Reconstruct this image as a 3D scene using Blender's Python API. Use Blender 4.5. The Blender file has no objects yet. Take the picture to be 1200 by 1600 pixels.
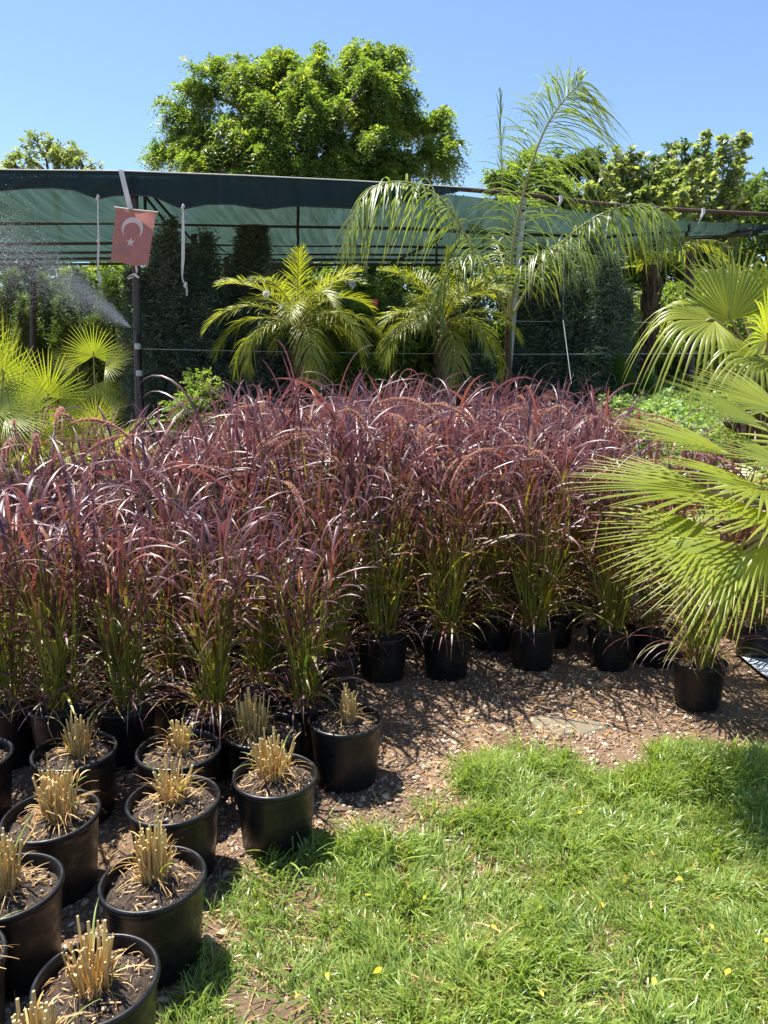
import bpy, math, random
import numpy as np
from math import radians as R, sin, cos, tan, pi, sqrt

scene = bpy.context.scene
C = scene.collection

# ------------------------------------------------------------------ camera, sky, sun, exposure
CAM_H, PITCH, FPX = 1.55, R(11.0), 1160.0
cd = bpy.data.cameras.new("camera")
cam = bpy.data.objects.new("camera", cd); C.objects.link(cam)
cam.location = (0, 0, CAM_H)
cam.rotation_euler = (pi / 2 - PITCH, 0, 0)
cd.sensor_fit = 'VERTICAL'
cd.angle_y = 2 * math.atan(800 / FPX)
cd.clip_start, cd.clip_end = 0.05, 3000
scene.camera = cam

SUN_EL, SUN_AZ = R(68), R(-50)          # azimuth from +Y towards +X
world = bpy.data.worlds.new("World"); scene.world = world
world.use_nodes = True
nt = world.node_tree
bg = nt.nodes['Background']
sky = nt.nodes.new('ShaderNodeTexSky')
sky.sky_type = 'NISHITA'; sky.sun_disc = False
sky.sun_elevation = SUN_EL; sky.sun_rotation = SUN_AZ
sky.air_density = 1.0; sky.dust_density = 0.4; sky.ozone_density = 5.0
nt.links.new(sky.outputs[0], bg.inputs[0])
bg.inputs[1].default_value = 0.086
sl = bpy.data.lights.new("sun", 'SUN'); sl.energy = 5.0; sl.angle = R(0.5); sl.color = (1, .95, .87)
so = bpy.data.objects.new("sun", sl); C.objects.link(so)
from mathutils import Vector
sdir = Vector((sin(SUN_AZ) * cos(SUN_EL), cos(SUN_AZ) * cos(SUN_EL), sin(SUN_EL)))
so.rotation_euler = sdir.to_track_quat('Z', 'Y').to_euler()
so.location = (0, 0, 30)
scene.view_settings.view_transform = 'Standard'
scene.view_settings.look = 'None'
scene.view_settings.exposure = 1.28
scene.view_settings.gamma = 1
scene.cycles.max_bounces = 8
scene.cycles.transparent_max_bounces = 16
scene.cycles.use_denoising = True

# ------------------------------------------------------------------ helpers
UPV = np.array((0, 0, 1.0))
def ray(px, py):
    x = (px - 600) / FPX; y = (800 - py) / FPX
    return np.array((x, cos(PITCH) + y * sin(PITCH), -sin(PITCH) + y * cos(PITCH)))
def at(px, py, Y):
    d = ray(px, py); return d * (Y / d[1]) + np.array((0, 0, CAM_H))
def gnd(px, py, z=0.0):
    d = ray(px, py); return d * ((z - CAM_H) / d[2]) + np.array((0, 0, CAM_H))

def unit(v):
    return v / np.maximum(np.linalg.norm(v, axis=-1, keepdims=True), 1e-9)

class MB:
    """collects vertices and faces; build() links them as ONE mesh object"""
    def __init__(s): s.V = []; s.F = []; s.T = []; s.n = 0
    def add(s, v, f, t=None):
        v = np.asarray(v, float).reshape(-1, 3); f = np.asarray(f, int)
        if t is None: t = np.zeros((len(v), 3)); t[:, 1] = .5
        t = np.asarray(t, float)
        if t.ndim == 1: t = np.tile(t, (len(v), 1))
        s.V.append(v); s.F.append(f + s.n); s.T.append(t); s.n += len(v)
    def mesh(s, name, mat, smooth=True):
        V = np.concatenate(s.V); T = np.concatenate(s.T)
        loops = np.concatenate([f.ravel() for f in s.F])
        tot = np.concatenate([np.full(len(f), f.shape[1]) for f in s.F])
        me = bpy.data.meshes.new(name)
        me.vertices.add(len(V)); me.vertices.foreach_set('co', V.ravel().astype('f4'))
        me.loops.add(len(loops)); me.loops.foreach_set('vertex_index', loops.astype('i4'))
        me.polygons.add(len(tot))
        me.polygons.foreach_set('loop_start', (np.cumsum(tot) - tot).astype('i4'))
        me.polygons.foreach_set('use_smooth', np.full(len(tot), smooth))
        a = me.attributes.new('tint', 'FLOAT_COLOR', 'POINT')
        a.data.foreach_set('color', np.concatenate([T, np.ones((len(T), 1))], 1).ravel().astype('f4'))
        me.update(calc_edges=True); me.validate()
        me.materials.append(mat)
        return me
    def build(s, name, mat, parent=None, smooth=True):
        o = bpy.data.objects.new(name, s.mesh(name, mat, smooth)); C.objects.link(o)
        if parent: o.parent = parent
        return o

def link(name, me, parent=None):
    o = bpy.data.objects.new(name, me); C.objects.link(o)
    if parent: o.parent = parent
    return o
def tag(o, label=None, cat=None, group=None, kind=None):
    if label: o['label'] = label
    if cat: o['category'] = cat
    if group: o['group'] = group
    if kind or cat: o['kind'] = kind or 'thing'
    return o
def thing(name, label, cat, loc=(0, 0, 0), rz=0, group=None):
    o = bpy.data.objects.new(name, None); C.objects.link(o)
    o.empty_display_size = .1
    o.location = tuple(loc); o.rotation_euler = (0, 0, rz)
    return tag(o, label, cat, group)
def copy_tree(o, parent=None):
    c = o.copy(); C.objects.link(c); c.parent = parent
    for ch in [x for x in kids.get(o.name, [])]:
        kids.setdefault(c.name, []).append(copy_tree(ch, c))
    return c
kids = {}
def reg(root):
    kids[root.name] = list(root.children)
    for ch in root.children: reg(ch)

# --- shape helpers
def tube(mb, pts, rad, sides=8, t=None, cap=True):
    pts = np.asarray(pts, float); n = len(pts)
    rad = np.full(n, rad) if np.isscalar(rad) else np.asarray(rad, float)
    tan_ = unit(np.gradient(pts, axis=0))
    ref = np.array((0, 0, 1.0)) if abs(tan_[0][2]) < .9 else np.array((1.0, 0, 0))
    a = unit(np.cross(tan_, ref)); b = np.cross(tan_, a)
    th = np.linspace(0, 2 * pi, sides, endpoint=False)
    v = pts[:, None] + rad[:, None, None] * (np.cos(th)[None, :, None] * a[:, None] + np.sin(th)[None, :, None] * b[:, None])
    i = np.arange(n - 1)[:, None] * sides; j = np.arange(sides)[None]; k = (j + 1) % sides
    f = np.stack([i + j, i + k, i + sides + k, i + sides + j], -1).reshape(-1, 4)
    mb.add(v.reshape(-1, 3), f, t)
    if cap:
        for e, row in ((0, v[0]), (1, v[-1])):
            m = row.mean(0); vv = np.vstack([row, m])
            ff = np.stack([np.arange(sides), (np.arange(sides) + 1) % sides, np.full(sides, sides)], -1)
            mb.add(vv, ff[:, ::-1] if e == 0 else ff, t)
def lathe(mb, prof, sides=40, t=None, center=(0, 0, 0)):
    prof = np.asarray(prof, float); n = len(prof)
    th = np.linspace(0, 2 * pi, sides, endpoint=False)
    v = np.stack([prof[:, 0, None] * np.cos(th), prof[:, 0, None] * np.sin(th), np.tile(prof[:, 1, None], (1, sides))], -1) + np.array(center)
    i = np.arange(n - 1)[:, None] * sides; j = np.arange(sides)[None]; k = (j + 1) % sides
    f = np.stack([i + j, i + k, i + sides + k, i + sides + j], -1).reshape(-1, 4)
    mb.add(v.reshape(-1, 3), f, t)
def box(mb, c, s, t=None):
    c = np.array(c, float); s = np.array(s, float) / 2
    v = np.array([(x, y, z) for x in (-1, 1) for y in (-1, 1) for z in (-1, 1)]) * s + c
    f = [(0, 1, 3, 2), (4, 6, 7, 5), (0, 4, 5, 1), (2, 3, 7, 6), (0, 2, 6, 4), (1, 5, 7, 3)]
    mb.add(v, np.array(f), t)
def strips(mb, P, Wv, tint, fold=None):
    """P (N,S,3) centre lines, Wv (N,S,3) half-width vectors, tint (N,S,3); fold (N,S,3) offset of the middle line"""
    N, S, _ = P.shape
    if fold is None:
        v = np.stack([P - Wv, P + Wv], 2); m = 2
    else:
        v = np.stack([P - Wv, P + fold, P + Wv], 2); m = 3
    t = np.repeat(tint[:, :, None, :], m, 2)
    n = np.arange(N)[:, None, None] * S * m; i = np.arange(S - 1)[None, :, None] * m; k = np.arange(m - 1)[None, None]
    b = n + i + k
    f = np.stack([b, b + 1, b + m + 1, b + m], -1).reshape(-1, 4)
    mb.add(v.reshape(-1, 3), f, t.reshape(-1, 3))
def arc_blades(rng, base, az, el0, el1, L, S, p=1.3, wob=.25, twist=.5):
    N = len(base); s = np.linspace(0, 1, S)
    el = el0[:, None] + (el1 - el0)[:, None] * s ** p
    a = az[:, None] + rng.normal(0, wob, N)[:, None] * s
    d = np.stack([np.cos(el) * np.cos(a), np.cos(el) * np.sin(a), np.sin(el)], -1)
    st = d * (L / (S - 1))[:, None, None]
    P = base[:, None] + np.concatenate([np.zeros((N, 1, 3)), np.cumsum(st[:, :-1], 1)], 1)
    side = np.stack([-np.sin(a), np.cos(a), np.zeros_like(a)], -1)
    nor = np.cross(d, side)
    tw = rng.normal(0, twist, N)[:, None] * (.3 + s[None] * .9)
    side = side * np.cos(tw)[..., None] + nor * np.sin(tw)[..., None]
    return P, side, np.cross(d, side)
def diamonds(mb, P, D, Nn, L, W, tint):
    """leaf quads: base P, direction D, normal Nn, with a fold-free diamond outline"""
    D = unit(D); sd = unit(np.cross(D, Nn)); L = np.asarray(L)[..., None]; W = np.asarray(W)[..., None]
    nn = np.cross(sd, D)
    v = np.stack([P, P + D * L * .45 + sd * W * .5 + nn * W * .12, P + D * L - nn * L * .12, P + D * L * .45 - sd * W * .5 + nn * W * .12], 1)
    N = len(P); f = np.arange(N)[:, None] * 4 + np.arange(4)[None]
    mb.add(v.reshape(-1, 3), f, np.repeat(tint, 4, 0))
def rdirs(rng, n):
    return unit(rng.normal(size=(n, 3)))
def spline(cps, n):
    cps = np.asarray(cps, float); m = len(cps)
    P = np.vstack([2 * cps[0] - cps[1], cps, 2 * cps[-1] - cps[-2]])
    out = []
    for u in np.linspace(0, m - 1 - 1e-6, n):
        i = int(u); f = u - i; p0, p1, p2, p3 = P[i:i + 4]
        out.append(.5 * ((2 * p1) + (-p0 + p2) * f + (2 * p0 - 5 * p1 + 4 * p2 - p3) * f * f + (-p0 + 3 * p1 - 3 * p2 + p3) * f ** 3))
    return np.array(out)
def inpoly(x, y, poly):
    r = np.zeros(len(x), bool); n = len(poly)
    for i in range(n):
        x0, y0 = poly[i]; x1, y1 = poly[(i + 1) % n]
        c = ((y0 > y) != (y1 > y)) & (x < (x1 - x0) * (y - y0) / (y1 - y0 + 1e-12) + x0)
        r ^= c
    return r
def vnoise(x, y, seed=0):
    """smooth value noise"""
    r = np.random.default_rng(seed).random((64, 64))
    xi = np.floor(x).astype(int); yi = np.floor(y).astype(int); fx = x - xi; fy = y - yi
    fx = fx * fx * (3 - 2 * fx); fy = fy * fy * (3 - 2 * fy)
    g = lambda a, b: r[a % 64, b % 64]
    return (g(xi, yi) * (1 - fx) + g(xi + 1, yi) * fx) * (1 - fy) + (g(xi, yi + 1) * (1 - fx) + g(xi + 1, yi + 1) * fx) * fy

# ------------------------------------------------------------------ materials
def newmat(name):
    m = bpy.data.materials.new(name); m.use_nodes = True
    n = m.node_tree; p = n.nodes['Principled BSDF']
    return m, n, p, n.links.new
def ramp(n, stops):
    r = n.nodes.new('ShaderNodeValToRGB'); e = r.color_ramp.elements
    while len(e) > 1: e.remove(e[0])
    for i, (p, c) in enumerate(stops):
        x = e[0] if i == 0 else e.new(p)
        x.position = p; x.color = (*c, 1)
    return r
def noise(n, scale, detail=4, rough=.6, coord='Object'):
    t = n.nodes.new('ShaderNodeTexNoise'); t.inputs['Scale'].default_value = scale
    t.inputs['Detail'].default_value = detail; t.inputs['Roughness'].default_value = rough
    c = n.nodes.new('ShaderNodeTexCoord'); n.links.new(c.outputs[coord], t.inputs['Vector'])
    return t
def bump(n, p, h, strength=.3, dist=.01):
    b = n.nodes.new('ShaderNodeBump'); b.inputs['Strength'].default_value = strength; b.inputs['Distance'].default_value = dist
    n.links.new(h, b.inputs['Height']); n.links.new(b.outputs[0], p.inputs['Normal'])
    return b
def foliage(name, stopsR, stopsG=None, trans=.4, tcol=(1.5, 1.5, .6), rough=.4, spec=.5, sat=1):
    """tint.R runs along the leaf or with its age, tint.G is random per leaf"""
    m, n, p, L = newmat(name)
    a = n.nodes.new('ShaderNodeAttribute'); a.attribute_name = 'tint'
    s = n.nodes.new('ShaderNodeSeparateColor'); L(a.outputs['Color'], s.inputs[0])
    r = ramp(n, stopsR); L(s.outputs[0], r.inputs[0]); col = r.outputs[0]
    if stopsG:
        g = ramp(n, stopsG); L(s.outputs[1], g.inputs[0])
        x = n.nodes.new('ShaderNodeMix'); x.data_type = 'RGBA'; x.blend_type = 'MULTIPLY'; x.inputs[0].default_value = 1
        L(col, x.inputs[6]); L(g.outputs[0], x.inputs[7]); col = x.outputs[2]
    L(col, p.inputs['Base Color']); p.inputs['Roughness'].default_value = rough
    p.inputs['Specular IOR Level'].default_value = spec
    t = n.nodes.new('ShaderNodeBsdfTranslucent')
    y = n.nodes.new('ShaderNodeMix'); y.data_type = 'RGBA'; y.blend_type = 'MULTIPLY'; y.inputs[0].default_value = 1
    y.clamp_result = False
    L(col, y.inputs[6]); y.inputs[7].default_value = (*tcol, 1); L(y.outputs[2], t.inputs[0])
    mx = n.nodes.new('ShaderNodeMixShader'); mx.inputs[0].default_value = trans
    L(p.outputs[0], mx.inputs[1]); L(t.outputs[0], mx.inputs[2])
    L(mx.outputs[0], n.nodes['Material Output'].inputs[0])
    return m
def plain(name, col, rough=.5, col2=None, nscale=8, bumpy=0, spec=.5, metal=0):
    m, n, p, L = newmat(name)
    t = noise(n, nscale)
    r = ramp(n, [(.3, col), (.7, col2 or tuple(c * .7 for c in col))]); L(t.outputs[0], r.inputs[0]); L(r.outputs[0], p.inputs['Base Color'])
    p.inputs['Roughness'].default_value = rough; p.inputs['Specular IOR Level'].default_value = spec; p.inputs['Metallic'].default_value = metal
    if bumpy: bump(n, p, t.outputs[0], bumpy, .01)
    return m
VAR = [(0, (.55, .6, .55)), (.5, (1, 1, 1)), (1, (1.5, 1.35, 1.2))]
M = {}
M['grass_red'] = foliage('burgundy_leaf', [(0, (.25, .31, .045)), (.38, (.22, .26, .04)), (.5, (.17, .11, .045)), (.64, (.14, .052, .058)), (1, (.175, .085, .108))],
                         [(0, (.55, .55, .7)), (.5, (1, 1, 1)), (.8, (1.4, 1.2, .9)), (.93, (2.2, 1.8, .9)), (1, (2.8, 3.6, 2.4))], trans=.36, tcol=(1.1, .85, .75), rough=.42, spec=.85)
M['straw'] = foliage('dry_straw', [(0, (.48, .27, .08)), (1, (.68, .48, .22))], [(0, (.55, .5, .45)), (1, (1.1, 1.1, 1.1))], trans=.25, tcol=(1.2, 1, .7), rough=.55)
M['cut_stem'] = foliage('cut_stem', [(0, (.56, .32, .11)), (.45, (.72, .5, .2)), (.85, (.72, .56, .24)), (.95, (.62, .52, .23)), (1, (.48, .37, .19))], [(0, (.6, .55, .5)), (1, (1.15, 1.15, 1.1))], trans=.1, rough=.5)
M['shoot'] = foliage('green_shoot', [(0, (.3, .34, .08)), (1, (.2, .3, .06))], VAR, trans=.35, tcol=(1.3, 1.4, .6))
M['plume'] = foliage('plume', [(0, (.3, .15, .12)), (1, (.55, .38, .31))], VAR, trans=.4, tcol=(1.3, 1, .9), rough=.6)
M['lawn'] = foliage('lawn_blade', [(0, (.27, .29, .1)), (.3, (.22, .315, .065)), (1, (.28, .38, .1))],
                    [(0, (.5, .62, .5)), (.5, (1, 1, 1)), (.9, (1.35, 1.2, 1)), (.97, (1.8, 1.2, 1.5)), (1, (2.0, 1.3, 2.0))], trans=.42, tcol=(1.35, 1.4, .6), rough=.36, spec=.6)
M['weed'] = foliage('weed_blade', [(0, (.24, .29, .07)), (1, (.22, .33, .07))], VAR, trans=.4, tcol=(1.4, 1.4, .6), rough=.35, spec=.6)
M['fan'] = foliage('fan_palm_leaf', [(0, (.30, .34, .05)), (.6, (.26, .32, .045)), (.9, (.31, .34, .06)), (1, (.42, .35, .11))], VAR, trans=.48, tcol=(1.6, 1.6, .5), rough=.36, spec=.6)
M['date'] = foliage('date_palm_leaf', [(0, (.26, .3, .035)), (1, (.24, .29, .055))], VAR, trans=.45, tcol=(1.6, 1.5, .5), rough=.4, spec=.6)
M['queen'] = foliage('queen_palm_leaf', [(0, (.15, .22, .06)), (.8, (.19, .25, .075)), (1, (.32, .29, .13))], VAR, trans=.4, tcol=(1.5, 1.5, .6), rough=.4, spec=.6)
M['rachis'] = plain('palm_stalk', (.22, .24, .07), .5, (.3, .25, .1), 20)
M['tree_bright'] = foliage('tree_leaf_bright', [(0, (.13, .22, .065)), (.6, (.19, .275, .08)), (1, (.32, .36, .1))], VAR, trans=.52, tcol=(1.5, 1.5, .5), rough=.45)
M['tree_pale'] = foliage('tree_leaf_pale', [(0, (.23, .3, .14)), (1, (.32, .37, .19))], VAR, trans=.42, tcol=(1.4, 1.4, .5), rough=.5)
M['tree_mid'] = foliage('tree_leaf_mid', [(0, (.06, .12, .025)), (1, (.11, .16, .04))], VAR, trans=.4, tcol=(1.5, 1.5, .5), rough=.45)
M['conifer'] = foliage('conifer_scale', [(0, (.08, .125, .10)), (1, (.12, .18, .13))], VAR, trans=.15, tcol=(1.2, 1.3, .7), rough=.6)
M['thuja'] = foliage('thuja_spray', [(0, (.08, .14, .04)), (1, (.17, .24, .07))], VAR, trans=.35, tcol=(1.5, 1.5, .6), rough=.55)
M['cover'] = foliage('leafy_cover', [(0, (.2, .32, .1)), (1, (.3, .42, .16))], VAR, trans=.4, tcol=(1.4, 1.4, .6), rough=.45)
M['broad'] = foliage('broad_leaf', [(0, (.025, .06, .018)), (1, (.04, .085, .022))], VAR, trans=.4, tcol=(1.5, 1.7, .5), rough=.3)
M['bark'] = plain('bark', (.11, .085, .065), .85, (.05, .04, .033), 30, .5)
M['palmbark'] = plain('palm_fibre', (.13, .085, .05), .9, (.04, .028, .018), 40, .8)
M['petal'] = foliage('pink_petal', [(0, (.75, .08, .2)), (1, (.8, .1, .25))], VAR, trans=.4, tcol=(1.2, 1, 1))
M['wpetal'] = foliage('white_petal', [(0, (.8, .8, .78)), (1, (.8, .8, .78))], None, trans=.3, tcol=(1, 1, 1))
M['yleaf'] = foliage('fallen_leaf', [(0, (.75, .5, .03)), (1, (.8, .62, .08))], VAR, trans=.3, tcol=(1.1, 1, .6))

def pot_mat():
    m, n, p, L = newmat('black_plastic')
    t = noise(n, 9, 6, .7); r = ramp(n, [(.42, (.0075, .008, .009)), (.66, (.011, .0115, .0125)), (.84, (.035, .031, .027))]); L(t.outputs[0], r.inputs[0])
    L(r.outputs[0], p.inputs['Base Color']); p.inputs['Specular IOR Level'].default_value = .35
    r.color_ramp.elements[0].position = .40
    t2 = noise(n, 30, 4); r2 = ramp(n, [(.3, (.22,) * 3), (.7, (.55,) * 3)]); L(t2.outputs[0], r2.inputs[0]); L(r2.outputs[0], p.inputs['Roughness'])
    t3 = noise(n, 260, 2); bump(n, p, t3.outputs[0], .12, .002)
    return m
M['pot'] = pot_mat()
def soil_mat():
    m, n, p, L = newmat('potting_soil')
    t = noise(n, 70, 6, .75)
    r = ramp(n, [(.3, (.018, .012, .009)), (.5, (.06, .04, .027)), (.64, (.13, .09, .06)), (.74, (.3, .24, .18))]); L(t.outputs[0], r.inputs[0])
    L(r.outputs[0], p.inputs['Base Color']); p.inputs['Roughness'].default_value = .85
    bump(n, p, t.outputs[0], 1, .012)
    return m
M['soil'] = soil_mat()
def ground_mat():
    m, n, p, L = newmat('gravelly_soil')
    t = noise(n, 75, 10, .8); big = noise(n, 2.2, 3)
    r = ramp(n, [(.28, (.06, .038, .025)), (.42, (.18, .112, .068)), (.55, (.28, .185, .118)), (.68, (.38, .275, .185)), (.78, (.5, .4, .3))]); L(t.outputs[0], r.inputs[0])
    g = ramp(n, [(.35, (.62, .58, .56)), (.65, (1.1, 1.08, 1.05))]); L(big.outputs[0], g.inputs[0])
    x = n.nodes.new('ShaderNodeMix'); x.data_type = 'RGBA'; x.blend_type = 'MULTIPLY'; x.inputs[0].default_value = 1
    L(r.outputs[0], x.inputs[6]); L(g.outputs[0], x.inputs[7]); L(x.outputs[2], p.inputs['Base Color'])
    p.inputs['Roughness'].default_value = .85; bump(n, p, t.outputs[0], .9, .015)
    return m
M['ground'] = ground_mat()
def pebble_mat():
    m, n, p, L = newmat('pebble')
    a = n.nodes.new('ShaderNodeAttribute'); a.attribute_name = 'tint'
    s = n.nodes.new('ShaderNodeSeparateColor'); L(a.outputs['Color'], s.inputs[0])
    r = ramp(n, [(0, (.10, .062, .042)), (.25, (.22, .135, .085)), (.5, (.34, .22, .14)), (.62, (.27, .22, .18)), (.8, (.44, .32, .21)), (.93, (.5, .4, .29)), (1, (.66, .58, .47))]); L(s.outputs[0], r.inputs[0])
    t = noise(n, 90, 4); g = ramp(n, [(.3, (.7,) * 3), (.7, (1.15,) * 3)]); L(t.outputs[0], g.inputs[0])
    x = n.nodes.new('ShaderNodeMix'); x.data_type = 'RGBA'; x.blend_type = 'MULTIPLY'; x.inputs[0].default_value = 1
    L(r.outputs[0], x.inputs[6]); L(g.outputs[0], x.inputs[7]); L(x.outputs[2], p.inputs['Base Color'])
    p.inputs['Roughness'].default_value = .6; bump(n, p, t.outputs[0], .3, .004)
    return m
M['pebble'] = pebble_mat()
M['slab'] = plain('wet_stone', (.15, .135, .1), .5, (.19, .16, .115), 14, .2)
def net_mat(name, c1, c2, transp, transl, wrinkle=.4):
    m, n, p, L = newmat(name)
    co = n.nodes.new('ShaderNodeTexCoord'); mp = n.nodes.new('ShaderNodeMapping'); mp.inputs['Scale'].default_value = (3.2, .25, .6)
    L(co.outputs['Object'], mp.inputs[0])
    t = n.nodes.new('ShaderNodeTexNoise'); t.inputs['Scale'].default_value = 4; t.inputs['Detail'].default_value = 6; L(mp.outputs[0], t.inputs['Vector'])
    r = ramp(n, [(.35, c1), (.65, c2)]); L(t.outputs[0], r.inputs[0]); L(r.outputs[0], p.inputs['Base Color'])
    p.inputs['Roughness'].default_value = .7; p.inputs['Specular IOR Level'].default_value = .2
    b = bump(n, p, t.outputs[0], wrinkle, .08)
    tl = n.nodes.new('ShaderNodeBsdfTranslucent'); L(r.outputs[0], tl.inputs[0]); L(b.outputs[0], tl.inputs['Normal'])
    mx = n.nodes.new('ShaderNodeMixShader'); mx.inputs[0].default_value = transl
    L(p.outputs[0], mx.inputs[1]); L(tl.outputs[0], mx.inputs[2])
    tr = n.nodes.new('ShaderNodeBsdfTransparent'); tr.inputs[0].default_value = (.75, .95, .9, 1)
    m2 = n.nodes.new('ShaderNodeMixShader'); m2.inputs[0].default_value = transp
    L(mx.outputs[0], m2.inputs[1]); L(tr.outputs[0], m2.inputs[2]); L(m2.outputs[0], n.nodes['Material Output'].inputs[0])
    return m
M['net'] = net_mat('green_shade_net', (.022, .043, .034), (.041, .07, .056), .025, .62, .9)
M['valance'] = net_mat('dark_green_net', (.011, .026, .028), (.016, .034, .036), .02, .12, .25)
M['steel_dark'] = plain('dark_steel', (.03, .027, .028), .5, (.05, .035, .03), 12)
M['rust'] = plain('rusty_steel', (.09, .045, .03), .7, (.05, .03, .025), 14)
M['galv'] = plain('galvanised_steel', (.5, .5, .5), .45, (.38, .39, .4), 10)
M['strap'] = plain('white_strap', (.72, .72, .7), .7, (.55, .54, .5), 12)
M['flagstaff'] = plain('pale_dowel', (.5, .45, .4), .6)
def flag_mat(name, c, tr):
    m, n, p, L = newmat(name)
    t = noise(n, 6, 4); r = ramp(n, [(.3, c), (.7, tuple(min(1, x * 1.18) for x in c))]); L(t.outputs[0], r.inputs[0])
    L(r.outputs[0], p.inputs['Base Color']); p.inputs['Roughness'].default_value = .75
    tl = n.nodes.new('ShaderNodeBsdfTranslucent'); L(r.outputs[0], tl.inputs[0])
    mx = n.nodes.new('ShaderNodeMixShader'); mx.inputs[0].default_value = tr
    L(p.outputs[0], mx.inputs[1]); L(tl.outputs[0], mx.inputs[2]); L(mx.outputs[0], n.nodes['Material Output'].inputs[0])
    return m
M['flag'] = flag_mat('faded_red_cloth', (.62, .275, .25), .5)
M['white_cloth'] = flag_mat('white_cloth', (.85, .82, .8), .45)
M['water'] = flag_mat('water_drop', (.9, .93, .95), .5)
M['wire'] = plain('grey_wire', (.4, .42, .42), .5)
M['plastic'] = plain('pale_plastic_sheet', (.45, .5, .56), .25, (.3, .34, .4), 5, .6)

# ------------------------------------------------------------------ setting: ground
rng = np.random.default_rng(5)
def make_ground():
    mb = MB()
    xs = np.concatenate([[-400, -120, -40, -14], np.linspace(-5, 5, 141), [14, 40, 120, 400]])
    ys = np.concatenate([[-60, -12, -3], np.linspace(.3, 9, 121), [14, 30, 80, 200, 900]])
    X, Y = np.meshgrid(xs, ys)
    Z = (vnoise(X * 3, Y * 3, 1) - .5) * .03 + (vnoise(X * 9, Y * 9, 2) - .5) * .012
    Z = Z - .012
    nx, ny = len(xs), len(ys)
    i = np.arange(ny - 1)[:, None] * nx; j = np.arange(nx - 1)[None]
    f = np.stack([i + j, i + j + 1, i + j + 1 + nx, i + j + nx], -1).reshape(-1, 4)
    mb.add(np.stack([X, Y, Z], -1), f)
    return tag(mb.build('ground', M['ground']), kind='structure')
def gz(x, y):
    return (vnoise(x * 3, y * 3, 1) - .5) * .03 + (vnoise(x * 9, y * 9, 2) - .5) * .012 - .012
make_ground()

# lawn outline on the ground, from the picture
lawn_px = [(255, 1680), (250, 1560), (330, 1410), (400, 1372), (470, 1300), (560, 1296), (640, 1300), (700, 1262), (735, 1212), (800, 1186), (900, 1190), (1010, 1194), (1060, 1172), (1250, 1158)]
lawn_poly = [tuple(gnd(*p)[:2]) for p in lawn_px] + [(3.6, 2.95), (3.6, .6), (-.4, .6)]

# ------------------------------------------------------------------ gravel (stuff)
def ico():
    t = (1 + sqrt(5)) / 2
    v = unit(np.array([(-1, t, 0), (1, t, 0), (-1, -t, 0), (1, -t, 0), (0, -1, t), (0, 1, t), (0, -1, -t), (0, 1, -t), (t, 0, -1), (t, 0, 1), (-t, 0, -1), (-t, 0, 1)], float))
    f = [(0, 11, 5), (0, 5, 1), (0, 1, 7), (0, 7, 10), (0, 10, 11), (1, 5, 9), (5, 11, 4), (11, 10, 2), (10, 7, 6), (7, 1, 8), (3, 9, 4), (3, 4, 2), (3, 2, 6), (3, 6, 8), (3, 8, 9), (4, 9, 5), (2, 4, 11), (6, 2, 10), (8, 6, 7), (9, 8, 1)]
    v = list(v); F = []; mid = {}
    def m(a, b):
        k = (min(a, b), max(a, b))
        if k not in mid: mid[k] = len(v); v.append(unit(v[a] + v[b]))
        return mid[k]
    for a, b, c in f:
        ab, bc, ca = m(a, b), m(b, c), m(c, a); F += [(a, ab, ca), (b, bc, ab), (c, ca, bc), (ab, bc, ca)]
    return np.array(v), np.array(F)
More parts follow.
